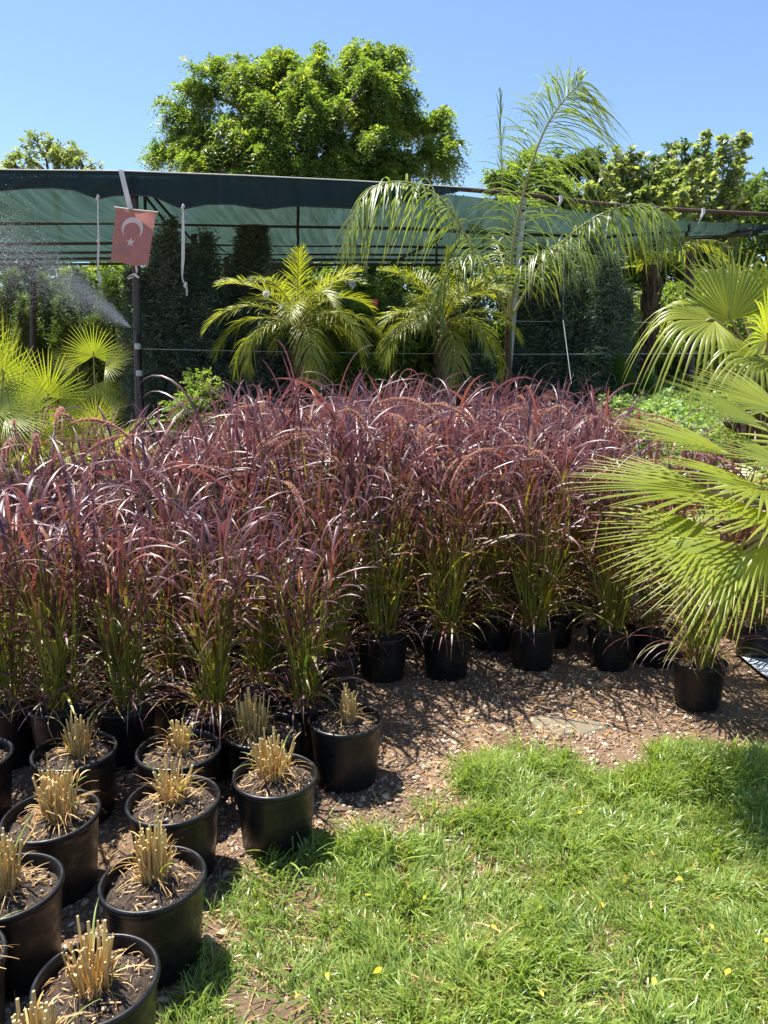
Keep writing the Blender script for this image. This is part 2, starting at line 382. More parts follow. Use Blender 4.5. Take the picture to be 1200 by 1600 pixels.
def make_gravel():
    rng = np.random.default_rng(21); V, F = ico()
    n = 80000
    x = rng.uniform(-2.4, 2.9, n); y = 1.25 + 3.4 * rng.random(n) ** 1.15
    dens = np.clip(vnoise(x * 1.7, y * 1.7, 8) * 1.5 + .05, .22, 1)
    inl = inpoly(x, y, lawn_poly)
    keep = (rng.random(n) < dens) & (~inl | (rng.random(n) < .22)) & (np.abs(x) < .62 * y + .45)
    x, y = x[keep], y[keep]; n = len(x)
    size = np.clip(rng.lognormal(-5.5, .5, n), .002, .017)
    sc = np.stack([size * rng.uniform(.9, 1.5, n), size * rng.uniform(.7, 1.1, n), size * rng.uniform(.4, .75, n)], 1)
    az = rng.uniform(0, 2 * pi, n)
    shapes = [V * (1 + rng.normal(0, .13, (len(V), 1))) for _ in range(8)]
    mb = MB()
    for k in range(8):
        idx = np.arange(k, n, 8); m = len(idx)
        v = shapes[k][None] * sc[idx][:, None]
        c, s = np.cos(az[idx])[:, None], np.sin(az[idx])[:, None]
        v = np.stack([v[..., 0] * c - v[..., 1] * s, v[..., 0] * s + v[..., 1] * c, v[..., 2]], -1)
        tl = rng.normal(0, .25, (m, 2)); v[..., 2] += v[..., 0] * tl[:, :1] + v[..., 1] * tl[:, 1:]
        v += np.stack([x[idx], y[idx], gz(x[idx], y[idx]) + sc[idx, 2] * .35], -1)[:, None]
        f = (np.arange(m)[:, None, None] * len(V) + F[None]).reshape(-1, 3)
        t = np.stack([rng.random(m), rng.random(m), rng.random(m)], -1)
        mb.add(v.reshape(-1, 3), f, np.repeat(t, len(V), 0))
    tag(mb.build('gravel', M['pebble']), 'loose brown and pinkish gravel between the pots and the lawn', 'gravel', kind='stuff')
    # dry bits lying between the stones
    n = 5200
    x = rng.uniform(-1.9, 2.2, n); y = rng.uniform(1.3, 4.2, n); b = np.stack([x, y, gz(x, y) + .008], -1)
    P, sd, nn = arc_blades(rng, b, rng.uniform(0, 6.28, n), rng.normal(.1, .15, n), rng.normal(-.1, .2, n), rng.uniform(.02, .09, n), 4, twist=.3)
    s = np.linspace(0, 1, 4)
    mb = MB(); t = np.zeros((n, 4, 3)); t[..., 0] = rng.random(n)[:, None]; t[..., 1] = rng.random(n)[:, None]
    strips(mb, P, sd * (rng.uniform(.0008, .003, n)[:, None] * (1 - .6 * s))[..., None], t)
    tag(mb.build('straw_litter', M['straw']), 'scattered dry straw and leaf scraps on the gravel', 'litter', kind='stuff')
make_gravel()

# flat wet stone in the gravel
def make_slab():
    rng = np.random.default_rng(3); c = gnd(885, 1132); mb = MB()
    n = 26; th = np.linspace(0, 2 * pi, n, endpoint=False)
    r = 1 + .12 * np.sin(th * 3 + 1) + rng.normal(0, .05, n)
    o = np.stack([.16 * r * np.cos(th), .085 * r * np.sin(th), np.zeros(n)], -1)
    v = np.vstack([o + (0, 0, -.03), o * .99 + (0, 0, .002), o * .93 + (0, 0, .005), [(0, 0, .006)]])
    F = []
    v[:, 2] += gz(v[:, 0] + c[0], v[:, 1] + c[1]) + .007
    for a in range(2):
        for k in range(n): F.append((a * n + k, a * n + (k + 1) % n, (a + 1) * n + (k + 1) % n, (a + 1) * n + k))
    mb.add(v, np.array(F)); mb.add(v, np.array([(2 * n + k, 2 * n + (k + 1) % n, 3 * n) for k in range(n)]))
    o = mb.build('paving_stone', M['slab']); o.location = (c[0], c[1], -.006)
    tag(o, 'flat grey green wet stone sunk in the gravel', 'paving stone')
make_slab()

# ------------------------------------------------------------------ lawn (stuff)
def make_lawn():
    rng = np.random.default_rng(33)
    n = 230000
    x = rng.uniform(-.75, 2.6, n); y = rng.uniform(1.0, 3.0, n)
    jx = (vnoise(x * 7, y * 7, 51) - .5) * .22 + rng.normal(0, .022, n); jy = (vnoise(x * 7, y * 7, 52) - .5) * .22 + rng.normal(0, .03, n)
    ok = inpoly(x + jx, y + jy, lawn_poly) & (np.abs(x) < .6 * y + .35); x, y = x[ok], y[ok]
    d = vnoise(x * 3.1, y * 3.1, 4) * .55 + vnoise(x * 9, y * 9, 5) * .45
    left = np.clip((x + .62) / .75, 0, 1)                    # thin, patchy edge beside the pots
    px_gap = np.exp(-(((x - .18) / .16) ** 2 + ((y - 2.05) / .07) ** 2))
    dens = np.clip(d * 2.2 - .3 - .12 * (1 - left) - .5 * px_gap, .03, 1)
    ok = rng.random(len(x)) < dens; x, y, d = x[ok], y[ok], d[ok]; n = len(x)
    cl = vnoise(x * 14, y * 14, 6)
    L = rng.uniform(.028, .07, n) * (.65 + 1.05 * cl)
    tall = np.exp(-(((x - .42) / .3) ** 2 + ((y - 2.52) / .2) ** 2)) + np.exp(-(((x + .05) / .2) ** 2 + ((y - 2.25) / .12) ** 2)) + .8 * np.exp(-(((x - 1.35) / .4) ** 2 + ((y - 2.65) / .15) ** 2))
    L *= 1 + .9 * np.clip(tall, 0, 1)
    az = vnoise(x * 6, y * 6, 7) * 9 + rng.normal(0, 1.1, n)
    el0 = np.clip(rng.normal(.85, .4, n), .05, 1.5); el1 = el0 - rng.uniform(.3, 1.6, n)
    P, sd, nn = arc_blades(rng, np.stack([x, y, gz(x, y) - .004], -1), az, el0, el1, L, 5, wob=.4, twist=.7)
    s = np.linspace(0, 1, 5); pr = np.array([.8, 1, .9, .6, .06])
    w = rng.uniform(.0010, .0023, n) * (.8 + .5 * (L > .06))
    t = np.zeros((n, 5, 3)); t[..., 0] = s
    g = np.clip(rng.normal(.5, .2, n) + (d - .5) * .35, 0, .95); dry = rng.random(n) < .035; g[dry] = rng.uniform(.96, 1, dry.sum())
    t[..., 1] = g[:, None]
    mb = MB(); strips(mb, P, sd * (w[:, None] * pr)[..., None], t)
    tag(mb.build('grass', M['lawn']), 'short bright green lawn grass in the sun', 'grass', kind='stuff')
make_lawn()

def weed(px, py, n, Lm, seed, label, wide=.004):
    rng = np.random.default_rng(seed); c = gnd(px, py); mb = MB()
    b = np.stack([rng.normal(0, .035, n), rng.normal(0, .03, n), np.zeros(n)], -1)
    L = rng.uniform(.5, 1, n) * Lm
    P, sd, nn = arc_blades(rng, b, rng.uniform(0, 6.28, n), rng.uniform(.7, 1.45, n), rng.uniform(-1.0, .5, n), L, 9, p=1.5)
    s = np.linspace(0, 1, 9); pr = np.array([.6, .9, 1, 1, .95, .85, .65, .4, .03])
    t = np.zeros((n, 9, 3)); t[..., 0] = s; t[..., 1] = rng.random(n)[:, None]
    strips(mb, P, sd * (rng.uniform(.6, 1, n)[:, None] * wide * pr)[..., None], t, nn * (wide * .5 * pr)[None, :, None])
    o = mb.build('grass_tuft', M['weed']); o.location = (c[0], c[1], -.01)
    tag(o, label, 'grass tuft', 'coarse grass tufts along the lawn edge')
weed(480, 1345, 26, .2, 1, 'coarse arching grass tuft against the foot of the frontmost of the right pots')
weed(600, 1335, 46, .17, 2, 'long bladed grass tuft on the lawn corner right of the stubble pots', .0035)
weed(820, 1240, 60, .15, 3, 'thick tuft of wide grass blades at the lawn edge below the wet stone', .004)
weed(1090, 1205, 50, .17, 4, 'tall dark tuft at the lawn edge in front of the right hand grass pot', .0035)
weed(350, 1215, 9, .07, 5, 'tiny green sprig between two stubble pots on gravel', .0025)
weed(785, 1165, 6, .1, 6, 'thin pale sprig standing alone on the gravel', .0022)
weed(960, 1250, 40, .13, 7, 'rounded tuft of grass in the middle of the lawn edge', .0035)

def fallen_leaves():
    rng = np.random.default_rng(8)
    spots = [(575, 1418), (568, 1450), (663, 1423), (843, 1440), (985, 1292), (1018, 1350), (940, 1435), (1135, 1540), (845, 1575), (677, 1232), (635, 1198), (760, 1175), (895, 1145), (898, 1116), (590, 1538),
             (1020, 1555), (1195, 1490), (905, 1285), (730, 1130), (512, 1548), (740, 1186), (415, 1388), (1110, 1470), (770, 1470), (1060, 1395), (465, 1580)]
    for k, (px, py) in enumerate(spots):
        c = gnd(px, py); mb = MB(); S = 6
        onl = inpoly(np.array([c[0]]), np.array([c[1]]), lawn_poly)[0]
        s = np.linspace(0, 1, S); L = rng.uniform(.014, .03); a = rng.uniform(0, 6.28)
        P = np.stack([(s - .5) * L * cos(a), (s - .5) * L * sin(a), .006 * np.sin(s * 3.1) * rng.uniform(-.5, 1.5)], -1)[None]
        w = np.array([.05, .75, 1, .85, .5, .03]) * L * .22
        sd = np.array((-sin(a), cos(a), rng.normal(0, .5)))
        t = np.zeros((1, S, 3)); t[..., 0] = rng.random(); t[..., 1] = rng.random()
        strips(mb, P, sd[None, None] * w[None, :, None], t, np.array((0, 0, -.3))[None, None] * w[None, :, None])
        o = mb.build('fallen_leaf', M['yleaf']); o.location = (c[0], c[1], .042 if onl else .012)
        tag(o, 'small yellow fallen leaf lying on the lawn' if onl else 'small yellow fallen leaf lying on the gravel', 'leaf', 'yellow leaves fallen on the lawn' if onl else 'yellow leaves fallen on the gravel')
fallen_leaves()

# ------------------------------------------------------------------ pots
def pot_meshes(rt, rb, h, nm):
    a = MB()
    lathe(a, [(0, .004), (rb * .86, .004), (rb * .9, 0), (rb * .985, 0), (rb, .006), (rb * 1.003, .03), (rb * 1.012, .033), (rb + (rt - rb) * .5, h * .55), (rt * .975, h * .86), (rt * .98, h * .865), (rt * .985, h * .93)], 48)
    lathe(a, [(rt * .955, h * .985), (rt * .94, h * .85), (rb * .95, .02)], 48)
    b = MB()
    q = rt * .025 + .003
    lathe(b, [(rt * .985, h * .925), (rt * .99 + q * .6, h * .93), (rt * .99 + q, h * .955), (rt * .99 + q * .9, h * .985), (rt * .99 + q * .2, h), (rt * .965, h * .998), (rt * .95, h * .98), (rt * .94, h * .93)], 48)
    return a.mesh('pot', M['pot']), b.mesh('rim', M['pot'])
def soil_mesh(r, z, seed, perl=140):
    rng = np.random.default_rng(seed); mb = MB(); nr, na = 16, 44
    rr = np.linspace(0.001, 1, nr); th = np.linspace(0, 2 * pi, na, endpoint=False)
    X = rr[:, None] * r * np.cos(th); Y = rr[:, None] * r * np.sin(th)
    Z = z + .022 * (1 - rr[:, None] ** 2) + (vnoise(X * 45 + 9, Y * 45 + 5, seed) - .5) * .018 + rng.normal(0, .002, X.shape)
    i = np.arange(nr - 1)[:, None] * na; j = np.arange(na)[None]; k = (j + 1) % na
    mb.add(np.stack([X, Y, Z], -1), np.stack([i + j, i + k, i + na + k, i + na + j], -1).reshape(-1, 4))
    return mb.mesh('soil', M['soil'], False)
def soil_bits(r, z, seed, n=170):
    rng = np.random.default_rng(seed + 50); V, F = ico(); mb = MB()
    rad = r * np.sqrt(rng.random(n)) * .95; th = rng.uniform(0, 6.28, n)
    c = np.stack([rad * np.cos(th), rad * np.sin(th), z + .022 * (1 - (rad / r) ** 2) + rng.uniform(-.001, .006, n)], -1)
    sz = np.clip(rng.lognormal(-6.0, .45, n), .0012, .008)
    v = (V * (1 + rng.normal(0, .2, (42, 1))))[None] * (sz[:, None] * rng.uniform(.6, 1.3, (n, 3)))[:, None] + c[:, None]
    tt = np.where(rng.random(n) < .35, rng.uniform(.75, 1, n), rng.uniform(0, .3, n))
    mb.add(v.reshape(-1, 3), (np.arange(n)[:, None, None] * 42 + F[None]).reshape(-1, 3), np.repeat(np.stack([tt, tt, tt], -1), 42, 0))
    return mb.mesh('soil_crumbs', M['pebble'])
WP, WR, WH = .13, .108, .235          # wide grass pot
NP_, NR, NH = .122, .102, .275         # narrow grass pot
potW = pot_meshes(WP, WR, WH, 'w'); potN = pot_meshes(NP_, NR, NH, 'n')
TP, TR, TH = .14, .118, .245
potT = pot_meshes(TP, TR, TH, 't')
soilW = soil_mesh(WP * .94, WH - .035, 1); soilN = soil_mesh(NP_ * .94, NH - .035, 2)

# ------------------------------------------------------------------ burgundy grass
def grass_mesh(seed, r=.06, tight=0.0, H=1.0):
    """culms with broad arching blades from soil level to the top; tight keeps the clump columnar"""
    rng = np.random.default_rng(seed); mb = MB()
    nc = int(rng.integers(30, 40))
    th = rng.uniform(0, 6.28, nc); rad = r * np.sqrt(rng.random(nc))
    b = np.stack([rad * np.cos(th), rad * np.sin(th), np.zeros(nc)], -1)
    leanaz = rng.uniform(0, 6.28)
    az = th + rng.normal(0, .5, nc); az = np.where(rng.random(nc) < .25, leanaz, az)
    el0 = 1.57 - np.abs(rng.normal(0, .12 - .05 * tight, nc)) - rad / r * .06
    L = rng.uniform(.4, .98, nc) * H; S = 9; s = np.linspace(0, 1, S)
    P, sd, nn = arc_blades(rng, b, az, el0, el0 - rng.uniform(.0, .25 - .1 * tight, nc), L, S, wob=.1, twist=.2)
    ht = lambda z: np.clip(.05 + (z - .1) / (.85 * H) * .75, 0, 1)
    t = np.zeros((nc, S, 3)); t[..., 0] = ht(P[..., 2]) * .55; t[..., 1] = np.clip(rng.normal(.55, .2, nc), 0, .94)[:, None]
    w = rng.uniform(.0024, .0042, nc)[:, None] * (1 - .45 * s)
    strips(mb, P, sd * w[..., None], t); strips(mb, P, nn * w[..., None], t)
    per = 6; N = nc * per
    ci = np.repeat(np.arange(nc), per); u = rng.uniform(.03, 1, N) ** .85; u[::per] = 1
    f = u * (S - 1); i0 = np.minimum(f.astype(int), S - 2); fr = (f - i0)[:, None]
    lb = P[ci, i0] * (1 - fr) + P[ci, i0 + 1] * fr
    laz = az[ci] + rng.normal(0, 1.2, N)
    kind = rng.random(N); up = kind < .42; flat = kind > .86
    e0 = np.where(up, rng.uniform(1.2, 1.5, N), rng.uniform(.95 + .2 * tight, 1.42, N)); e0 = np.where(flat, rng.uniform(.3, .9, N) + .3 * tight, e0)
    e1 = np.where(up, rng.uniform(.5, 1.2, N), rng.uniform(-1.45, .1, N))
    LL = rng.uniform(.3, .66, N) * (.7 + .3 * u) * np.where(up, .85, 1) * (1 - .28 * tight) * (.55 + .45 * H); S2 = 11; s2 = np.linspace(0, 1, S2)
    LL = np.minimum(LL, np.where(up, (1.24 * H - lb[:, 2]) / .88, 1e3)).clip(.12)
    Q, sd, nn = arc_blades(rng, lb, laz, e0, e1, LL, S2, p=1.6, wob=.4, twist=.6)
    pr = np.array([.4, .7, .9, 1, 1, 1, .93, .8, .6, .35, .02]); w = rng.uniform(.0042, .0078, N)[:, None] * pr
    t = np.zeros((N, S2, 3)); h0 = ht(lb[:, 2])[:, None]
    t[..., 0] = np.clip(h0 * .75 + .10 + s2 * .5 + rng.normal(0, .12, N)[:, None], 0, 1)
    g = np.clip(rng.normal(.48, .22, N), 0, .92); g[rng.random(N) < .02] = .97; t[..., 1] = g[:, None]
    strips(mb, Q, sd * w[..., None], t, nn * (w * .4)[..., None])
    n = 30; th = rng.uniform(0, 6.28, n); b = np.stack([r * np.cos(th), r * np.sin(th), np.full(n, .02)], -1)
    Q, sd, nn = arc_blades(rng, b, th, rng.uniform(.9, 1.4, n), rng.uniform(-1.5, -.9, n), rng.uniform(.3, .6, n) * (1 - .25 * tight), S2, p=1.2, wob=.4)
    t = np.zeros((n, S2, 3)); t[..., 0] = np.clip(rng.uniform(.1, 1.0, n)[:, None] + s2 * .3, 0, 1); t[..., 1] = rng.uniform(.1, .9, n)[:, None]
    strips(mb, Q, sd * (rng.uniform(.002, .0055, n)[:, None] * pr)[..., None], t, nn * (.0012 * pr)[None, :, None])
    return mb.mesh('foliage', M['grass_red'])
def dry_mesh(seed, r=.06, n=46, reach=.28):
    rng = np.random.default_rng(seed); mb = MB(); S = 8; s = np.linspace(0, 1, S)
    th = rng.uniform(0, 6.28, n); rad = r * rng.uniform(.3, 1.1, n)
    b = np.stack([rad * np.cos(th), rad * np.sin(th), rng.uniform(0, .05, n)], -1)
    P, sd, nn = arc_blades(rng, b, th + rng.normal(0, .5, n), rng.uniform(.2, 1.2, n), rng.uniform(-1.3, -.4, n), rng.uniform(.3, 1, n) * reach, S, wob=.7)
    t = np.zeros((n, S, 3)); t[..., 0] = rng.random(n)[:, None]; t[..., 1] = rng.random(n)[:, None]
    strips(mb, P, sd * (rng.uniform(.0012, .0032, n)[:, None] * (1 - .8 * s))[..., None], t)
    return mb.mesh('dry_leaves', M['straw'])
def plume_mesh(seed):
    rng = np.random.default_rng(seed); mb = MB()
    az = rng.uniform(0, 6.28); n = 30
    el = np.linspace(1.45, .95, n) + 0; el[14:] = np.linspace(.95, -.9 + rng.normal(0, .3), n - 14)
    st = 1.08 / n
    d = np.stack([np.cos(el) * cos(az), np.cos(el) * sin(az), np.sin(el)], -1)
    P = np.cumsum(d * st, 0) + np.array((cos(az) * .03, sin(az) * .03, .42))
    tube(mb, P, np.linspace(.0022, .001, n), 5, np.array((.0, .3, 0)))
    # bristles on the last third
    m = 800; u = 1 - rng.random(m) ** 1.2 * .36; f = u * (n - 1); i = np.minimum(f.astype(int), n - 2)
    b = P[i] + (P[i + 1] - P[i]) * (f - i)[:, None]; tn = d[i]
    q = unit(np.cross(tn, rdirs(rng, m))); dr = unit(tn * .8 + q)
    L = rng.uniform(.011, .022, m) * (.35 + np.sin(np.clip((u - .64) / .36, 0, 1) * pi) * .65)
    s = np.linspace(0, 1, 3)
    Q = b[:, None] + dr[:, None] * (L[:, None] * s)[..., None]
    t = np.zeros((m, 3, 3)); t[..., 0] = s; t[..., 1] = rng.uniform(.3, .8, m)[:, None]
    w = unit(np.cross(dr, rdirs(rng, m)))[:, None] * (.0019 * np.array([1, .8, .2]))[None, :, None]
    strips(mb, Q, w, t)
    return mb.mesh('plume', M['plume'])
NV = 12
gm = [grass_mesh(100 + i, .06, .25, 1.0) for i in range(NV)]
gn = [grass_mesh(140 + i, .055, 1.0, .84) for i in range(7)]
dm = [dry_mesh(200 + i) for i in range(4)]
pm = [plume_mesh(300 + i) for i in range(12)]
def grass_proto(i, narrow):
    h = NH if narrow else WH
    root = thing('potted_grass', 'burgundy fountain grass in a black pot', 'potted grass', group='potted burgundy fountain grasses')
    a, b = potN if narrow else potW
    p = link('pot', a, root); link('rim', b, p)
    link('soil', soilN if narrow else soilW, root)
    f = link('foliage', gn[i % 7] if narrow else gm[i], root); f.location.z = h - .03
    d = link('dry_leaves', dm[i % 4], root); d.location.z = h - .02
    if i % 3 != 2 and not narrow:
        for k in range(2 + (i % 3)):
            q = link('plume', pm[(i * 2 + k * 5) % 12], root); q.location.z = h - .03; q.rotation_euler.z = k * 2.1
    reg(root)
    return root
protos = {(i, nar): None for i in range(NV) for nar in (0, 1)}
rg = random.Random(4)
COMMON = 'tall burgundy fountain grass deep in the dense bed, its black pot hidden by its neighbours'
def place_grass(x, y, narrow, label=None, sc=1.0, i=None, fh=1.0):
    i = rg.randrange(NV) if i is None else i
    if protos[(i, narrow)] is None:
        o = protos[(i, narrow)] = grass_proto(i, narrow)
    else:
        o = copy_tree(protos[(i, narrow)])
    o.location = (x, y, -.006); o.rotation_euler.z = rg.uniform(0, 6.28)
    s = sc * rg.uniform(.95, 1.05); w_ = 1.0
    o.scale = (s, s, s * (rg.uniform(.88, 1.06) if not label else .97))
    for ch in kids[o.name]:
        if ch.name.startswith('foliage'): ch.scale = (1, 1, fh)
    if label: o['label'] = label
    else: o['label'] = COMMON
    return o
front = [
 (1095, 1022, 0, 'burgundy grass in the black pot standing forward under the fan palm leaves', .9),
 (956, 972, 0, 'burgundy grass in the black pot second from the right along the bed front', 1),
 (834, 970, 0, 'burgundy grass in the black pot above the wet stone, front edge of the bed', 1),
 (698, 982, 0, 'burgundy grass in the upright black pot at the middle of the bed front', 1),
 (598, 985, 0, 'burgundy grass just behind the rightmost stubble pot, half shaded black pot', 1),
 (1024, 968, 0, 'burgundy grass in a half hidden black pot with reddish leaves hanging beside the forward pot', .9),
 (1185, 960, 0, 'burgundy grass in a black pot at the far right beneath the fan palm', .85),
 (520, 1012, 1, 'burgundy grass in a dark shaded pot between two clumps behind the stubble pots', 1),
 (476, 1074, 1, 'burgundy grass whose black pot touches the back of the rightmost stubble pots', .8),
 (410, 1042, 1, 'burgundy grass behind the bushy straw stubble pot', .85),
 (333, 1097, 1, 'green based burgundy grass directly behind the middle stubble pot', .97),
 (264, 1040, 1, 'burgundy grass in a shaded pot set back between the two front left clumps', .95),
 (196, 1086, 1, 'burgundy grass in a tall narrow black pot behind the left stubble pots', .97),
 (96, 1092, 1, 'burgundy grass in a shaded black pot left of the tall narrow pot', .97),
 (10, 1085, 1, 'burgundy grass at the left edge of the photo in front of the bed', 1.0)]
used = []
for px, py, nar, lab, sc in front:
    g = gnd(px, py, NH if nar else WH)
    place_grass(g[0], g[1], nar, lab, sc, fh=.98); used.append((g[0], g[1]))
def yback(x): return float(np.interp(x, [-3, -2.1, -1.6, -1.25, -.4, .5, 3], [3.8, 4.1, 5.0, 6.4, 7.1, 7.3, 7.3]))
row = 0; y = 3.05
while y < 7.35:
    x = -2.6 + (row % 2) * .19
    while x < 3.4:
        xx = x + rg.uniform(-.035, .035); yy = y + rg.uniform(-.035, .035)
        x += .375
        if yy > yback(xx) or xx > 1.25 + (yy - 3.4) * .19 or abs(xx) > .56 * yy + .35: continue
        if yy < (3.05 if xx < -.15 else 3.75): continue
        if min((xx - a) ** 2 + (yy - b) ** 2 for a, b in used) < .29 ** 2: continue
        used.append((xx, yy)); place_grass(xx, yy, 1 if xx < -.2 and yy < 3.3 else 0, sc=1.0, fh=float(np.interp(xx, [-2, -1.2, -.6], [.84, .9, 1.0])) * (.92 if yy < 3.6 and xx < 0 else 1))
    y += .335; row += 1

# ------------------------------------------------------------------ stubble pots
def stubble(px, py, seed, label, n=26, off=(0, 0), hgt=.13, straw=40, shoots=6, spread=.035, lean=.12):
    n = int(n * 2.3); straw = int(straw * 1.2); spread *= .82; lean *= .75; shoots = shoots // 3
    c = gnd(px, py, TH); rng = np.random.default_rng(seed)
    root = thing('potted_stubble', label, 'potted plant', (c[0], c[1], -.006), rng.uniform(0, .5), 'stubble pots of cut back grass')
    root.rotation_euler.z = 0
    k_ = float(np.interp(c[1], [1.5, 2.2], [.93, 1.0])); root.scale = (k_, k_, 1)
    p = link('pot', potT[0], root); link('rim', potT[1], p)
    p.rotation_euler.z = rng.uniform(0, 6.28); p.scale = (1 + rng.normal(0, .012), 1 + rng.normal(0, .012), 1)
    z = TH - .04
    s = link('soil', soil_mesh(TP * .94, z, 400 + seed), root); link('soil_crumbs', soil_bits(TP * .92, z, seed), s)['kind'] = 'stuff'
    mb = MB(); cx, cy = off
    for k in range(n):
        r_ = spread * sqrt(rng.random()); a = rng.uniform(0, 6.28)
        b = np.array((cx + r_ * cos(a) * 1.25, cy + r_ * sin(a), z + .008))
        h = hgt * rng.uniform(.55, 1.15) * (1.25 if rng.random() < .12 else 1)
        tip = b + np.array((cos(a) * r_ * .3 + rng.normal(0, lean * .09), sin(a) * r_ * .3 + rng.normal(0, lean * .09), h))
        rad = rng.uniform(.0015, .0038); g = rng.random()
        pts = np.linspace(b, tip, 5)
        sides = 7
        base_n = mb.n
        tube(mb, pts, [rad * 1.15, rad * 1.05, rad, rad, rad], sides, None, cap=False)
        tt = np.repeat(np.linspace(0, .9, 5), sides)
        mb.T[-1] = np.stack([tt, np.full_like(tt, g), tt * 0], -1)
        rowv = mb.V[-1][-sides:]; m = rowv.mean(0) - np.array((0, 0, .001))
        mb.add(np.vstack([rowv, m]), np.stack([np.arange(sides), (np.arange(sides) + 1) % sides, np.full(sides, sides)], -1), np.array((1.0, g, 0)))
        if rng.random() < .3:      # peeling sheath
            q, sd, nn = arc_blades(rng, pts[rng.integers(1, 4)][None], np.array([a]), np.array([1.2]), np.array([rng.uniform(-1, .8)]), np.array([rng.uniform(.03, .08)]), 6)
            t = np.zeros((1, 6, 3)); t[..., 0] = rng.uniform(.1, .8); t[..., 1] = rng.random()
            strips(mb, q, sd * (.003 * np.array([1, 1, .9, .7, .5, .1]))[None, :, None], t)
    m = 55; th = rng.uniform(0, 6.28, m); rr = spread * np.sqrt(rng.random(m)) * 1.1        # frayed upright sheaths
    b = np.stack([cx + rr * np.cos(th) * 1.2, cy + rr * np.sin(th), np.full(m, z + .008)], -1)
    P, sd, nn = arc_blades(rng, b, th, rng.uniform(1.36, 1.56, m), rng.uniform(.75, 1.5, m), rng.uniform(.35, .9, m) * hgt, 6, wob=.5)
    t = np.zeros((m, 6, 3)); t[..., 0] = rng.uniform(.1, .95, m)[:, None]; t[..., 1] = rng.random(m)[:, None]
    strips(mb, P, sd * (rng.uniform(.0012, .0034, m)[:, None] * np.array([1, 1, .95, .85, .6, .2]))[..., None], t)
    mb.build('cut_stems', M['cut_stem'], root)
    mb = MB(); S = 8; s = np.linspace(0, 1, S); m = straw
    th = rng.uniform(0, 6.28, m)
    b = np.stack([cx + spread * np.cos(th) * rng.uniform(.4, 1.2, m), cy + spread * np.sin(th) * rng.uniform(.4, 1.2, m), z + rng.uniform(.008, .06, m)], -1)
    P, sd, nn = arc_blades(rng, b, th + rng.normal(0, .6, m), rng.uniform(-.1, 1.25, m), rng.uniform(-1.3, -.1, m), rng.uniform(.04, .13, m), S, wob=.8)
    P[..., 2] = np.maximum(P[..., 2], z + .006)
    t = np.zeros((m, S, 3)); t[..., 0] = rng.random(m)[:, None]; t[..., 1] = rng.random(m)[:, None]
    strips(mb, P, sd * (rng.uniform(.0010, .0028, m)[:, None] * (1 - .75 * s))[..., None], t)
    m2 = 46; rr = TP * .85 * np.sqrt(rng.random(m2)); th = rng.uniform(0, 6.28, m2)       # bits on the soil
    b = np.stack([rr * np.cos(th), rr * np.sin(th), z + .024 * (1 - (rr / TP) ** 2) + .006 + 0 * rr], -1)
    P, sd, nn = arc_blades(rng, b, rng.uniform(0, 6.28, m2), rng.normal(.05, .12, m2), rng.normal(-.05, .12, m2), rng.uniform(.015, .06, m2), 5, wob=.6)
    rad = np.hypot(P[..., 0], P[..., 1]); P[..., :2] *= np.minimum(1, .125 / np.maximum(rad, 1e-6))[..., None]
    t = np.zeros((m2, 5, 3)); t[..., 0] = rng.random(m2)[:, None]; t[..., 1] = rng.random(m2)[:, None]
    strips(mb, P, sd * (rng.uniform(.0008, .0022, m2)[:, None] * np.array([.5, 1, 1, .8, .1]))[..., None], t)
    mb.build('dry_leaves', M['straw'], root)
    if shoots:
        mb = MB(); m = shoots; S = 9; s = np.linspace(0, 1, S); th = rng.uniform(0, 6.28, m)
        b = np.stack([cx + spread * np.cos(th), cy + spread * np.sin(th), z + rng.uniform(.02, hgt * .8, m)], -1)
        P, sd, nn = arc_blades(rng, b, th, rng.uniform(.6, 1.35, m), rng.uniform(-.7, .6, m), rng.uniform(.06, .15, m), S)
        t = np.zeros((m, S, 3)); t[..., 0] = s; t[..., 1] = rng.random(m)[:, None]
        strips(mb, P, sd * (.0026 * np.array([.6, .9, 1, 1, .9, .8, .6, .35, .03]))[None, :, None], t, nn * .001)
        mb.build('leaves', M['shoot'], root)
    return root
stubble(540, 1119, 1, 'rightmost stubble pot with a small tight bundle of cut stems, standing alone on gravel', 17, (0.012, .01), .125, 26, 3, .025)
stubble(430, 1206, 2, 'stubble pot with splayed yellow stems in front of the rightmost pots, beside the lawn', 32, (-.01, .01), .13, 60, 10, .038, .35)
stubble(411, 1136, 3, 'stubble pot with the thickest straw skirt, squeezed between two other pots', 36, (-.04, 0), .14, 95, 4, .045)
stubble(279, 1166, 4, 'stubble pot with narrow pale stems and clean soil, middle of the back row', 18, (.005, .01), .12, 22, 8, .025)
stubble(271, 1244, 5, 'stubble pot in the second row with short messy stems', 24, (-.01, .015), .11, 55, 8, .04, .25)
stubble(239, 1366, 6, 'large stubble pot with tall upright stems touching the thin lawn edge', 26, (-.005, .02), .15, 45, 5, .036)
stubble(116, 1168, 7, 'stubble pot with green blades spreading above its cut stems, left of the back row', 24, (.01, .01), .13, 36, 12, .034)
stubble(80, 1268, 8, 'stubble pot with a dense shock of yellow green stems, second of the left column', 40, (.02, .01), .15, 80, 12, .045, .2)
stubble(10, 1379, 9, 'stubble pot cut by the left edge of the photo, bare soil right of its stems', 22, (-.005, .01), .14, 36, 3, .03)
stubble(150, 1523, 10, 'nearest whole stubble pot with short brown stems and a long green blade over its rim', 20, (-.005, -.005), .12, 26, 9, .04, .2)
stubble(-52, 1179, 11, 'stubble pot of which only the right rim shows at the left edge', 18, (0, 0), .12, 36, 4)
stubble(-95, 1503, 12, 'stubble pot at the left edge beside the nearest whole pot, only its rim showing', 18, (.05, 0), .12, 36, 4)
